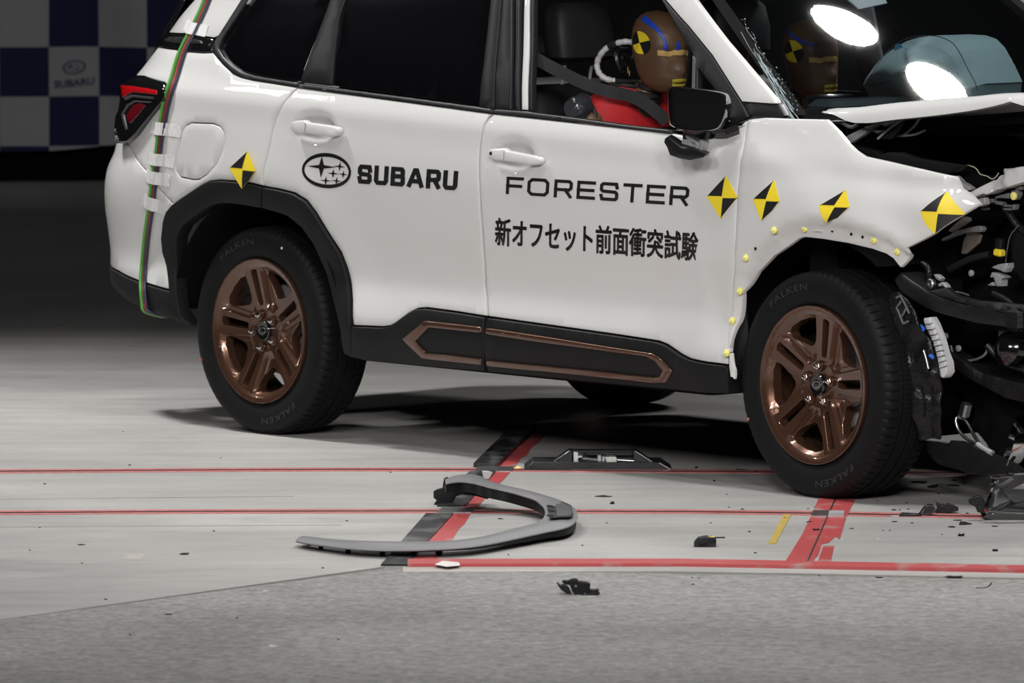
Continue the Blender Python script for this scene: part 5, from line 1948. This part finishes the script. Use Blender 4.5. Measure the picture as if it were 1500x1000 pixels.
# white spiral-wrapped sensor cable behind the driver dummy's neck, zip and dark arm joint
q = [P3(x, y, s) for x, y, s in ((928, 62, .40), (916, 61, .42), (905, 63, .43), (892, 68.5, .44), (883, 76, .45), (876, 88, .45), (875, 100, .45), (880, 110, .45), (889, 116, .44), (900, 118.5, .42))]
pts = [loc1(p) for p in crv(q, 5)]
MB().tube(pts, .0105, 9, rs=[.0105 if i % 4 < 3 else .0085 for i in range(len(pts))]).build('sensor_cable', mat('spiral_wrap', (.55, .55, .55), .35), d1, auto=60)
for i in (9, 10, 30, 31):
    pass
MB().tube([loc1(P3(*p)) for p in ((893, 67, .445), (897, 65, .445), (902, 63.5, .44))], .0115, 9).build('cable_gap', FABRIC, d1)
mb = MB()
pipe('', [(920, 70, .40), (908, 72, .42), (904, 82, .43), (906, 94, .43), (914, 106, .42), (922, 112, .40)], .012, None, mb=mb)
pipe('', [(926, 84, .40), (914, 80, .41), (910, 90, .42), (915, 100, .42)], .010, None, mb=mb)
mb.v = [loc1(v) for v in mb.v]
mb.build('sensor_loom', PIANO, d1)
mb = MB()
mb.box(loc1(P3(919.5, 102.5, .46)), (.008, .006, .022), bev=.001)
mb.box(loc1(P3(922, 107, .46)), (.005, .005, .018), bev=.001)
mb.build('zip_pull', mat('brass', (.6, .45, .2), .3, metal=1), d1)
mb = MB().lathe([(.012, -.045), (.040, -.035), (.050, -.012), (.050, .012), (.036, .035), (.012, .042)], loc1(P3(846, 160, .60)), (.6, -1, .5), 18)
mb.v = [v + Vector((mnoise.noise(v * 30), mnoise.noise(v * 30 + Vector((9, 0, 0))), mnoise.noise(v * 30 + Vector((0, 9, 0))))) * .012 for v in mb.v]
mb.build('arm_joint', mat('black_bag', (.03, .03, .035), .15, bump=(30, .8)), d1)
# ---------------------------------------------------------------- chequered flag hung far back in the dark
def PW(px, py, Y):
    """point of the upright plane at depth Y (world)"""
    d = ray(px, py)
    return Vector((0, 0, CAMH)) + d * (Y / d.y)


def flag(x0, x1, y0, y1, Y, label):
    a, b = PW(x0, y1, Y), PW(x1, y0, Y)
    NX, NZ = 80, 40
    me_v, me_f, me_m = [], [], []
    cell = 72.5 * Y / F
    zb = a.z
    xo = PW(72, y1, Y).x

    def fold(x, z):
        return .06 * math.sin(x * 5.1 + .6 + z) + .03 * math.sin(x * 11 + z * 2) + .02 * mnoise.noise(Vector((x * 2, z * 3, 0)))
    for j in range(NZ + 1):
        for i in range(NX + 1):
            x, z = lerp(a.x, b.x, i / NX), lerp(a.z, b.z, j / NZ)
            me_v.append((x, Y + fold(x, z), z + .03 * math.sin(x * 3.2 + .8)))
    white, blue = mat('flag_white', (.42, .43, .44), .8), mat('flag_blue', (.018, .025, .16), .8)
    m = flag_mat(xo, zb, cell)
    for j in range(NZ):
        for i in range(NX):
            p = j * (NX + 1) + i
            me_f.append((p, p + 1, p + NX + 2, p + NX + 1))
    o = mesh('chequered_flag', me_v, me_f, m, None, smooth=True)
    tag(o, label, 'flag')
    ink = mat('flag_print', (.05, .06, .14), .8)
    for ci in range(-2, 12):
        for cj in range(0, 5):
            cx, cz = xo + (ci + .5) * cell, zb + (cj + .5) * cell
            if (ci + cj) % 2 == 1 and ci % 4 == 0 and a.x < cx < b.x and cz < b.z - .1:
                V, Fs = textmesh('SUBARU', bold=.03)
                vs = []
                for u, v in V:
                    x, z = cx + (u - .5) * cell * .80, cz - .085 * cell * 2 + (v - .5) * cell * .15
                    vs.append((x, Y + fold(x, z) - .004, z + .03 * math.sin(x * 3.2 + .8)))
                mesh('flag_lettering', vs, Fs, ink, o)
                vs, fs = [], []
                for k in range(32):
                    t = 2 * math.pi * k / 32
                    for q in (1, .84):
                        x, z = cx + .23 * cell * q * math.cos(t), cz + .15 * cell + .14 * cell * q * math.sin(t)
                        vs.append((x, Y + fold(x, z) - .004, z + .03 * math.sin(x * 3.2 + .8)))
                for k in range(32):
                    j = (k + 1) % 32
                    fs.append((2 * k, 2 * k + 1, 2 * j + 1, 2 * j))
                for sx, sz, L in ((-.08, .02, .09), (.05, .05, .045), (.10, -.01, .04), (.03, -.04, .045), (-.03, -.07, .04), (.08, -.07, .04)):
                    n0 = len(vs)
                    for k in range(8):
                        r = L if k % 2 == 0 else L * .22
                        x, z = cx + (sx + r * math.cos(k * math.pi / 4)) * cell, cz + (.15 + sz + r * math.sin(k * math.pi / 4)) * cell
                        vs.append((x, Y + fold(x, z) - .0045, z + .03 * math.sin(x * 3.2 + .8)))
                    fs.append(tuple(range(n0 + 7, n0 - 1, -1)))
                mesh('flag_emblem', vs, fs, ink, o)
    return o


def flag_mat(xo, zo, cell):
    m = bpy.data.materials.new('chequered_cloth')
    m.use_nodes = True
    nt = m.node_tree
    b = nt.nodes['Principled BSDF']
    b.inputs['Roughness'].default_value = .85
    g = nt.nodes.new('ShaderNodeTexCoord')
    mp = nt.nodes.new('ShaderNodeVectorMath')
    mp.operation = 'SUBTRACT'
    mp.inputs[1].default_value = (xo, -.5 * cell, zo)
    c = nt.nodes.new('ShaderNodeTexChecker')
    fl = nt.nodes.new('ShaderNodeVectorMath')
    fl.operation = 'MULTIPLY'
    fl.inputs[1].default_value = (1 / cell, 0, 1 / cell)
    ad = nt.nodes.new('ShaderNodeVectorMath')
    ad.inputs[1].default_value = (0, .5, 0)
    c.inputs['Scale'].default_value = 1
    c.inputs['Color1'].default_value = (.42, .43, .45, 1)
    c.inputs['Color2'].default_value = (.013, .017, .075, 1)
    nt.links.new(g.outputs['Object'], mp.inputs[0])
    nt.links.new(mp.outputs[0], fl.inputs[0])
    nt.links.new(fl.outputs[0], ad.inputs[0])
    nt.links.new(ad.outputs[0], c.inputs['Vector'])
    nt.links.new(c.outputs['Color'], b.inputs['Base Color'])
    return m


flag(-140, 330, -60, 214, 36.0, 'blue and white chequered flag hanging in the dark behind the car')
wing_b = MB().box((-2.9, 36.25, .9), (3.6, .08, 2.2), bev=.02)
bar = wing_b.build('dark_hoarding', mat('hoarding_black', (.006, .006, .007), .9, spec=.1))
tag(bar, 'black hoarding behind the chequered flag', 'panel')

# ---------------------------------------------------------------- grey trim that came off the car, lying on the floor
TRIM = [((433, 791.5), (446, 784.5), .024, .006), ((450, 795), (459, 786), .025, .006), ((480, 799), (482, 788.5), .026, .006), ((510, 802.5), (510, 790.5), .027, .006), ((550, 805), (550, 792), .028, .007), ((600, 805.3), (600, 792.7), .029, .007), ((635, 804), (638, 792.3), .030, .008), ((667, 802.5), (667, 790.7), .031, .008), ((700, 799), (693, 787.5), .032, .010), ((733, 793), (717, 783), .033, .012), ((770, 785), (745, 775.5), .035, .018), ((800, 778.5), (770, 769.5), .037, .020), ((822, 774), (786, 765), .040, .024), ((836, 769), (795, 759), .043, .026), ((845, 760), (798.5, 752), .046, .028), ((845.5, 749), (797, 744), .050, .030), ((836, 739.5), (791, 737.5), .054, .032), ((817, 731), (782, 731), .058, .034), ((792, 723), (767, 726), .063, .034), ((767, 716.5), (748, 720.5), .068, .034), ((742, 711), (732, 716.5), .075, .034), ((720, 705), (716, 713), .083, .034), ((706, 698), (702, 709), .090, .034), ((693, 694.5), (690, 706.5), .096, .032), ((678, 694.5), (676, 705), .100, .030), ((664, 697), (663, 706), .102, .030), ((652, 702), (653.5, 708), .100, .030)]
tb = G(640, 806)
trim = empty('grille_trim', tb, 0, 'long hooked satin grey trim piece lying on the floor before the car', 'car part')


def ribs(rows, name, material, parent, auto=35, close=True):
    n = len(rows[0])
    vs = [p for r in rows for p in r]
    fs = []
    for i in range(len(rows) - 1):
        for k in range(n):
            k2 = (k + 1) % n
            fs.append((i * n + k, (i + 1) * n + k, (i + 1) * n + k2, i * n + k2))
    fs += [tuple(range(n)), tuple(range(len(rows) * n - 1, (len(rows) - 1) * n - 1, -1))]
    return mesh(name, vs, fs, material, parent, auto=auto)


ro = crv([(a[0], a[1], 0) for a, b, z, d in TRIM], 3)
ri_ = crv([(b[0], b[1], 0) for a, b, z, d in TRIM], 3)
rz_ = crv([(z, d, 0) for a, b, z, d in TRIM], 3)
rows, rows2 = [], []
for o_, i_, zd in zip(ro, ri_, rz_):
    z, d = zd.x, zd.y
    po, pi = G(o_.x, o_.y, z - .004) - tb, G(i_.x, i_.y, z) - tb
    mdl = (po + pi) / 2 + Vector((0, 0, .004))
    w = (pi - po).normalized() * .006
    dn = Vector((0, 0, -.0035))
    rows.append([po, po * .65 + pi * .35 + Vector((0, 0, .0045)), po * .3 + pi * .7 + Vector((0, 0, .004)), pi, pi + dn, po * .5 + pi * .5 + dn, po + dn])
    rows2.append([po + w + dn, pi - w + dn, pi - w + Vector((0, 0, -d)), po + w + Vector((0, 0, -d))])
ribs(rows, 'trim_face', SILVER, trim)
ribs(rows2, 'trim_backing', BLACKP, trim)
mb = MB()
for px, py, w, h in ((453, 797, 5, 8), (470, 802, 7, 8), (510, 808, 8, 6), (560, 810, 8, 5), (606, 810, 10, 5), (643, 809, 10, 6), (764, 788, 6, 7)):
    p = G(px, py + 2, 0)
    mb.box((p.x - tb.x, p.y - tb.y + .012, .012), (w * .0019, .02, .024), bev=.002)
mb.build('fixing_tab', BLACKP, trim)
p = [G(x, y, .0505) - tb for x, y in ((800, 738), (818, 733.5), (836, 741), (840, 755), (834, 758), (806, 759.5))]
mb = MB().prism([q + Vector((0, 0, .0005)) for q in p], (0, 0, 0), (0, 0, .003))
mb.build('lamp_recess', BLK, trim)
p = [G(x, y, .0535) - tb for x, y in ((813, 735.5), (822, 735.5), (835, 742), (838, 752), (833, 755.5), (816, 756.5))]
MB().prism(p, (0, 0, 0), (0, 0, .002)).build('recess_pad', mat('pad_grey', (.07, .07, .078), .4), trim)
mb = MB()
for px, py in ((806, 741), (808, 748), (806, 755)):
    mb.box(G(px, py, .055) - tb, (.012, .03, .004), Matrix.Rotation(.4, 3, 'Z'), bev=.001)
mb.build('recess_rib', BLACKP, trim)


def upright(name, P, Y, dep, material, parent, org, rnd=0):
    if rnd:
        P = [(p.x, p.y) for p in crv([(a, b, 0) for a, b in P], rnd, True)]
    pts = [PW(x, y, Y) - org for x, y in P]
    if area2([(p.x, p.z) for p in pts]) > 0:
        pts.reverse()
    o = MB().prism(pts[::-1], (0, 0, 0), (0, dep, 0)).build(name, material, parent, auto=30)
    bv = o.modifiers.new('b', 'BEVEL')
    bv.width = .0012
    bv.segments = 1
    return o


upright('trim_bracket', [(635, 720), (640, 717), (648, 715), (655, 710), (668, 709), (690, 711), (705, 715), (718, 721), (718.5, 728), (714, 731), (700, 727), (690, 725), (676, 724), (668, 727), (664, 735), (655, 742), (647, 748), (637, 746), (636, 738), (640, 733), (635, 729)], 19.86, .02, BLACKP, trim, tb)
upright('trim_bracket', [(650, 703), (655, 701), (662, 707), (660, 714), (648, 716)], 19.9, .06, BLACKP, trim, tb)
upright('trim_bracket', [(706, 690), (714, 690), (722, 692), (716, 702), (708, 700)], 20.2, .02, GALV, trim, tb)

# ---------------------------------------------------------------- rail clamp carriage on the first rail
kb = G(876, 688)
clamp = empty('rail_clamp', kb, 0, 'black steel rail clamp with bright spring and screw on the far red line', 'rail clamp')
upright('base_plate', [(768, 686.5), (781, 676.5), (968, 677), (984, 687.5), (984, 688.5), (768, 688.5)], kb.y, .16, DSTEEL, clamp, kb)
upright('housing_back', [(808, 677), (834.5, 659.5), (931, 659.5), (957, 677)], kb.y + .10, .05, DSTEEL, clamp, kb)
upright('gusset', [(808, 677), (834.5, 659), (838, 660), (838, 677)], kb.y + .03, .07, DSTEEL, clamp, kb)
upright('gusset', [(957, 677), (931, 659), (928, 660), (928, 677)], kb.y + .03, .07, DSTEEL, clamp, kb)
upright('guide_edge', [(808, 677), (834, 659.5), (836, 660), (811, 677)], kb.y + .025, .006, STEEL, clamp, kb)
upright('guide_edge', [(931, 659.5), (957, 676), (954, 677), (929, 661)], kb.y + .025, .006, STEEL, clamp, kb)
upright('guide_edge', [(967, 677), (984, 687), (981, 688), (964, 678)], kb.y - .004, .006, STEEL, clamp, kb)
upright('clamp_block', [(840, 662), (847, 662), (847, 667), (853, 667), (853, 670), (847, 671), (848, 679), (840, 679)], kb.y + .03, .04, mat('bright_steel', (.6, .6, .58), .35, metal=.7), clamp, kb)
upright('clamp_block', [(886, 669), (901, 668), (904, 671), (904, 678), (889, 679)], kb.y + .03, .04, mat('bright_steel_block', (.6, .6, .58), .35, metal=.7), clamp, kb)
MB().tube([PW(904, 673.5, kb.y + .04) - kb, PW(929, 675, kb.y + .03) - kb], .004, 10).build('clamp_rod', STEEL, clamp)
mb = MB()
a, b = PW(852, 671.5, kb.y + .045) - kb, PW(874, 674, kb.y + .045) - kb
sp = []
for k in range(90):
    t = k / 89
    an = t * 2 * math.pi * 9
    sp.append(a.lerp(b, t) + Vector((0, .007 * math.cos(an), .007 * math.sin(an))))
mb.tube(sp, .0016, 5)
mb.build('coil_spring', STEEL, clamp)
MB().tube([a, b], .005, 8).build('spring_core', GALV, clamp)
mb = MB()
mb.box(PW(878, 671, kb.y + .05) - kb, (.012, .03, .022), bev=.002).box(PW(884, 672, kb.y + .05) - kb, (.010, .03, .018), bev=.002)
mb.build('screw_collar', GALV, clamp)
upright('cover_flange', [(855, 663), (925, 662), (930, 666), (920, 667), (860, 667)], kb.y + .08, .02, SATIN, clamp, kb)

# ---------------------------------------------------------------- fragments
FRAGM = [mat('fragment_black', (.010, .010, .011), .45, spec=.4), mat('fragment_white', (.55, .55, .54), .5)]
rf = random.Random(11)


def shard(px, py, w, h, name='plastic_fragment', material=None, rng=None, z=0.0):
    """one broken chip lying on the floor: an irregular bent polygon with thickness"""
    rg_ = rng or rf
    p = G(px, py, z)
    k = p.y / F
    hw = max(.0035, w * k / 2)
    dz = max(.003, h * k * .55)
    dy = max(.004, min(hw * .8, h * k * 3.0))
    n = rg_.choice((5, 6, 7, 8))
    top, bot = [], []
    ph = rg_.uniform(0, 6.28)
    for i in range(n):
        a = ph + 2 * math.pi * (i + rg_.uniform(-.3, .3)) / n
        r = rg_.uniform(.62, 1.08)
        x, y = hw * r * math.cos(a), dy * r * math.sin(a)
        zz = dz * rg_.uniform(.15, 1.0)
        top.append((x, y, zz))
        bot.append((x * .93, y * .93, max(0, zz - max(.002, dz * .35) - dz * rg_.uniform(0, .4)) if i % 3 else 0))
    vs = top + bot + [(0, 0, dz * rg_.uniform(.5, 1.0)), (0, 0, 0)]
    fs = []
    for i in range(n):
        j = (i + 1) % n
        fs += [(i, j, 2 * n), (n + j, n + i, 2 * n + 1), (n + i, n + j, j, i)]
    o = mesh(name, vs, fs, material or FRAGM[0], None)
    o.location = p
    return o


ORD = ['', 'second', 'third', 'fourth', 'fifth', 'sixth', 'seventh', 'eighth', 'ninth', 'tenth']
CH = {
    'left': ('tiny black fragment, %s of those on the pale floor left', 'fragments left of the grey trim',
             [(190, 681.5, 5, 4), (119, 798, 17, 4), (270, 812, 16, 5), (313, 778, 5, 3), (120, 825, 3, 2), (58, 773, 3, 2), (472.5, 832, 3, 3), (65, 709, 5, 2), (323, 671, 3, 2), (44, 806, 3, 2), (180, 632, 3, 2), (473, 832, 3, 2)]),
    'middle': ('tiny black fragment, %s of those around the grey trim', 'fragments around the grey trim',
               [(508, 763, 4, 3), (733, 760, 9, 2), (889, 766, 4, 3), (745, 813, 4, 5), (853, 799, 4, 3), (572, 692, 3, 2), (1046, 705, 4, 5), (1065, 724, 4, 2), (1088, 746, 6, 3), (1068, 743, 3, 2), (1098, 779, 5, 4), (1041, 766, 3, 2), (1106, 810, 6, 2)]),
    'stripe': ('small black fragment, %s of those by the right red stripe', 'fragments on the red stripe',
               [(1150, 759, 7, 3), (1131, 796, 6, 2), (1185, 765, 10, 4), (1177, 807, 5, 2), (1214, 806, 3, 2), (1153, 827, 10, 2), (1185, 722, 5, 2), (1183, 745, 5, 2), (1193, 743, 3, 2)]),
    'right': ('small black fragment, %s of those right of the front wheel', 'fragments right of the front wheel',
              [(1310, 764, 11, 2), (1310, 747, 8, 3), (1247, 774, 9, 3), (1303, 777, 5, 2), (1294, 777, 3, 2), (1380, 783, 3, 3), (1457, 771, 14, 2), (1417, 752, 7, 3), (1330, 746, 6, 2), (1285, 734, 5, 2), (1328, 737, 3, 2), (1413, 709, 6, 3), (1336, 766, 5, 2), (1318, 747, 4, 2), (1404, 762, 16, 3), (1440, 740, 6, 3), (1402, 712, 8, 3), (1375, 723, 7, 2), (1296, 726, 4, 2)]),
    'apron': ('small black fragment, %s of those on the dark apron', 'fragments on the dark apron',
              [(155, 879, 8, 8), (247, 900, 12, 3), (190, 930, 4, 2), (347, 905, 3, 2), (495.6, 937, 5, 3), (1288, 846, 14, 3), (1200, 843, 7, 2), (1015, 856, 6, 3), (1014, 846, 3, 2), (1024, 847, 3, 2)]),
}
for zn, (lab, grp, L) in CH.items():
    for px, py, w, h in sorted(L):
        o = shard(px, py, w, h, z=-.002 if zn == 'apron' else 0)
        k_ = sorted(L).index((px, py, w, h))
        n_ = len(L)
        pos = 'leftmost' if k_ == 0 else 'rightmost' if k_ == n_ - 1 else ORD[k_] + ' from the left' if k_ < (n_ + 1) // 2 else ORD[n_ - 1 - k_] + ' from the right'
        tag(o, lab % pos, 'fragment', grp)
for px, py, w, h, lab in [
    (1195, 777, 14, 7, 'black bolt-like fragment in the middle of the red stripe'),
    (884, 727, 28, 3, 'long thin black splinter on the pale floor right of the grey trim'),
    (897, 738, 9, 8, 'little forked black clip beside the thin splinter'),
    (1246.7, 831, 9, 7, 'black chip standing on the red kerb right of the stripe'),
    (1311, 833, 7, 9, 'upright black chip on the red kerb further right'),
    (1397, 845, 30, 5, 'long flat black fragment on the apron below the kerb, right'),
    (1458, 807, 11, 7, 'dark block-shaped fragment alone near the right kerb'),
    (1408, 785, 10, 9, 'curled black fragment between kerb and rail line, right'),
    (1395, 772, 18, 4, 'thin black sliver left of the larger fragment by the right rail line'),
    (1412, 768, 26, 9, 'larger black curved fragment just in front of the right rail line'),
    (1365, 714, 18, 10, 'black fragment standing up right behind the front wheel'),
    (1348, 707, 30, 6, 'broad flat black fragment under the hanging cover'),
    (1395, 711, 22, 4, 'flat black fragment under the hanging cover, further right'),
    (1397, 704, 10, 5, 'glinting dark fragment at the back under the hanging cover'),
    (1020, 685.5, 8, 5, 'black chip on the far red line left of the front wheel'),
    (1087, 688.5, 26, 3, 'long dark strip on the far red line left of the front wheel'),
    (1108, 691, 10, 4, 'metal-dark chip on the far red line touching the front wheel'),
]:
    tag(shard(px, py, w, h), lab, 'fragment')
for px, py, w, h, lab, z in [
    (400, 947, 14, 5, 'white scrap on the dark apron, nearest to the front edge', -.002), (389, 866, 9, 2, 'small white flake on the apron near its diagonal joint', -.002),
    (80, 848, 8, 3, 'white flake on the pale floor at far left', 0), (1233, 789, 5, 2, 'white flake right of the worn red stripe', 0), (1286, 789, 6, 2, 'white flake on bare floor right of the worn stripe', 0), (1163, 776, 4, 3, 'tiny white curl left of the red stripe', 0),
]:
    tag(shard(px, py, w, h, 'white_flake', FRAGM[1], z=z), lab, 'flake')
yl = mat('yellow_foam', (.75, .62, .18), .7)
tag(shard(757, 686, 15, 6, 'foam_scrap', yl), 'crushed yellow foam scrap at the left end of the rail clamp', 'scrap')
tag(shard(772, 681, 5, 3, 'foam_scrap', yl), 'tiny yellow foam crumb against the rail clamp', 'scrap')
# bent wire on the apron
p = G(1443, 859, -.002)
pts = [G(x, y, -.002) - p for x, y in ((1430, 861), (1438, 861.5), (1446, 860), (1450, 857), (1452.5, 853))]
o = MB().tube(crv(pts, 4), .0022, 6).build('bent_wire', FRAGM[0], None, loc=p)
tag(o, 'bent black wire on the apron at the right edge', 'wire')


# broken clip block on the apron (nearest large fragment)
p = G(845, 872, -.002)
cl = empty('broken_clip', p, 0, 'broken black clip block lying alone on the dark apron', 'car part')
Y = p.y
upright('clip_body', [(833, 851), (836, 850), (838, 849), (845, 848.5), (848, 852), (858, 853), (865, 855), (864, 862), (866, 866), (864, 870), (845, 875), (841, 874), (838, 866), (835, 858)], Y + .02, .035, BLACKP, cl, p)
upright('clip_arm', [(815, 853.5), (817, 853), (821, 857), (826, 855), (833, 860), (836, 866), (838, 873), (830, 869), (822, 864), (819, 860)], Y + .03, .02, SATIN, cl, p)
upright('clip_arm', [(823, 852), (826, 850), (835, 851), (836, 857), (828, 856)], Y + .045, .02, BLACKP, cl, p)
upright('clip_tongue', [(864, 864), (872, 864), (877, 862.5), (878, 865), (873, 868), (862, 870)], Y + .02, .03, SATIN, cl, p)
upright('clip_foot', [(838, 872), (845, 873), (864, 869), (879, 868), (878, 870), (845, 876.5), (842, 876)], Y + .005, .03, BLACKP, cl, p)
mb = MB()
for x, y in ((843.5, 858), (839, 869), (857, 870)):
    mb.lathe([(.0035, 0), (.0035, .002), (.0001, .002)], PW(x, y, Y + .0185) - p, (0, -1, 0), 8)
mb.build('clip_pin', STEEL, cl)
# sensor block with a yellow tag
p = G(1033, 801)
sb = empty('broken_connector', p, 0, 'broken black connector with a yellow tag, left of the short yellow bar', 'car part')
Y = p.y
upright('connector_body', [(1017, 795), (1023, 788), (1034, 786), (1046, 787), (1049.5, 790), (1049, 800), (1040, 801.5), (1030, 800), (1017, 801)], Y + .0, .04, SATIN, sb, p)
upright('connector_latch', [(1023, 794), (1036, 792), (1037, 797), (1024, 799)], Y - .006, .01, BLACKP, sb, p)
upright('connector_latch', [(1038, 789), (1046, 789), (1047, 794), (1040, 795)], Y - .005, .01, BLACKP, sb, p)
MB().tube([PW(1048, 787, Y + .02) - p, PW(1062, 787, Y + .02) - p], .0022, 6).build('connector_pin', BLACKP, sb)
upright('yellow_tag', [(1038, 784), (1041, 786), (1047, 785), (1046, 787.5), (1040, 788)], Y + .01, .01, YEL, sb, p)

# black bumper scraps at the right rail line: flat strip, folded flap and jagged plate
p = G(1332, 757)
o = empty('bumper_scrap', p, 0, 'flat black strip on the right rail line, leftmost of the three scraps there', 'car part')
upright('scrap_body', [(1317, 755), (1322, 751.5), (1340, 752.5), (1350, 754), (1350, 757), (1318, 757.5)], p.y, .03, SATIN, o, p)
upright('scrap_tail', [(1303, 755), (1318, 755), (1318, 757.5), (1306, 756.5)], p.y, .015, GALV, o, p)
p = G(1360, 755)
o = empty('bumper_scrap', p, 0, 'folded glossy black flap on the right rail line, middle of three scraps', 'car part')
upright('scrap_body', [(1346, 753), (1353, 743), (1360, 738.5), (1366, 739), (1371, 744), (1370, 750), (1360, 754.5), (1352, 755.5)], p.y, .02, PIANO, o, p)
upright('scrap_rib', [(1353, 752), (1357, 742), (1362, 740), (1368, 744), (1366, 750)], p.y - .006, .008, SILVER and SATIN, o, p)
p = G(1388, 752)
o = empty('bumper_scrap', p, 0, 'jagged black plate on the right rail line, rightmost of three scraps', 'car part')
upright('scrap_body', [(1370, 752), (1373, 745), (1371, 735), (1375, 738), (1377, 737.5), (1379, 740), (1383, 738.5), (1386, 741), (1388, 737.5), (1396, 740), (1404.5, 744), (1404, 748), (1396, 750), (1380, 752.5)], p.y, .03, TORN, o, p)

# smashed headlamp lying at the right edge
p = G(1480, 765)
hl = empty('smashed_headlamp', p, 0, 'smashed clear headlamp with dark housing on the floor at the right edge', 'car part')
Y = p.y
upright('lamp_shell', [(1440, 758), (1446, 750), (1456, 752), (1470, 745), (1500, 733), (1530, 730), (1545, 752), (1530, 765), (1480, 765.5), (1455, 762)], Y + .06, .12, PIANO, hl, p)
mb = MB()
rows = []
for i in range(9):
    t = i / 8
    c = PW(lerp(1446, 1535, t), lerp(722, 726, t), Y + .02 + .02 * t) - p
    hgt = lerp(.055, .070, t)
    rows.append([c + Vector((.012 * math.sin(a * 2 + t * 5), -.055 * math.cos(a) - .01, hgt * math.sin(a) + .01 * t)) for a in [lerp(-1.3, 1.3, k / 8) for k in range(9)]])
vs = [q for r in rows for q in r]
fs = [(i * 9 + k, (i + 1) * 9 + k, (i + 1) * 9 + k + 1, i * 9 + k + 1) for i in range(8) for k in range(8)]
CLR = mat('clear_lens', (.9, .9, .92), .06, trans=1.0, ior=1.3)
o = mesh('clear_lens', vs, fs, CLR, hl, auto=40)
md = o.modifiers.new('t', 'SOLIDIFY')
md.thickness = .003
upright('lens_flake', [(1447, 712), (1456, 705), (1464, 712), (1472, 727), (1480, 734), (1470, 742), (1455, 748), (1444, 752), (1446, 735)], Y - .01, .004, CLR, hl, p)
upright('lamp_bezel', [(1456, 705), (1478, 694), (1492, 696), (1540, 690), (1540, 728), (1500, 735), (1484, 736), (1470, 720)], Y + .07, .05, PIANO, hl, p)
upright('lamp_bezel', [(1460, 712), (1480, 700), (1486, 701), (1468, 716)], Y + .062, .006, mat('lamp_grey', (.10, .10, .11), .3), hl, p)
upright('lamp_bezel', [(1482, 716), (1500, 708), (1520, 706), (1520, 712), (1500, 716)], Y + .062, .006, GALV, hl, p)
upright('red_marker', [(1442, 741), (1447, 742), (1449, 748), (1443, 750), (1441.5, 746)], Y - .012, .006, TAILRED, hl, p)
upright('torn_housing', [(1419, 733), (1428, 728), (1436, 726), (1442, 732), (1446, 742), (1443, 752), (1432, 750), (1429, 742), (1420, 738)], Y + .03, .03, TORN, hl, p)
upright('chrome_bowl', [(1480, 655), (1490, 640), (1500, 636), (1530, 640), (1530, 668), (1500, 666), (1486, 664)], Y + .9, .03, CHROME, hl, p) if False else None
# chromed lamp bowl still hanging on the car at the right edge
MB().lathe([(.004, .0), (.05, .006), (.07, .03), (.074, .05), (.066, .05), (.05, .03), (.004, .02)], P3(1503, 655, .58), (-.6, -.75, .25), 24).build('lamp_bowl', CHROME, car)
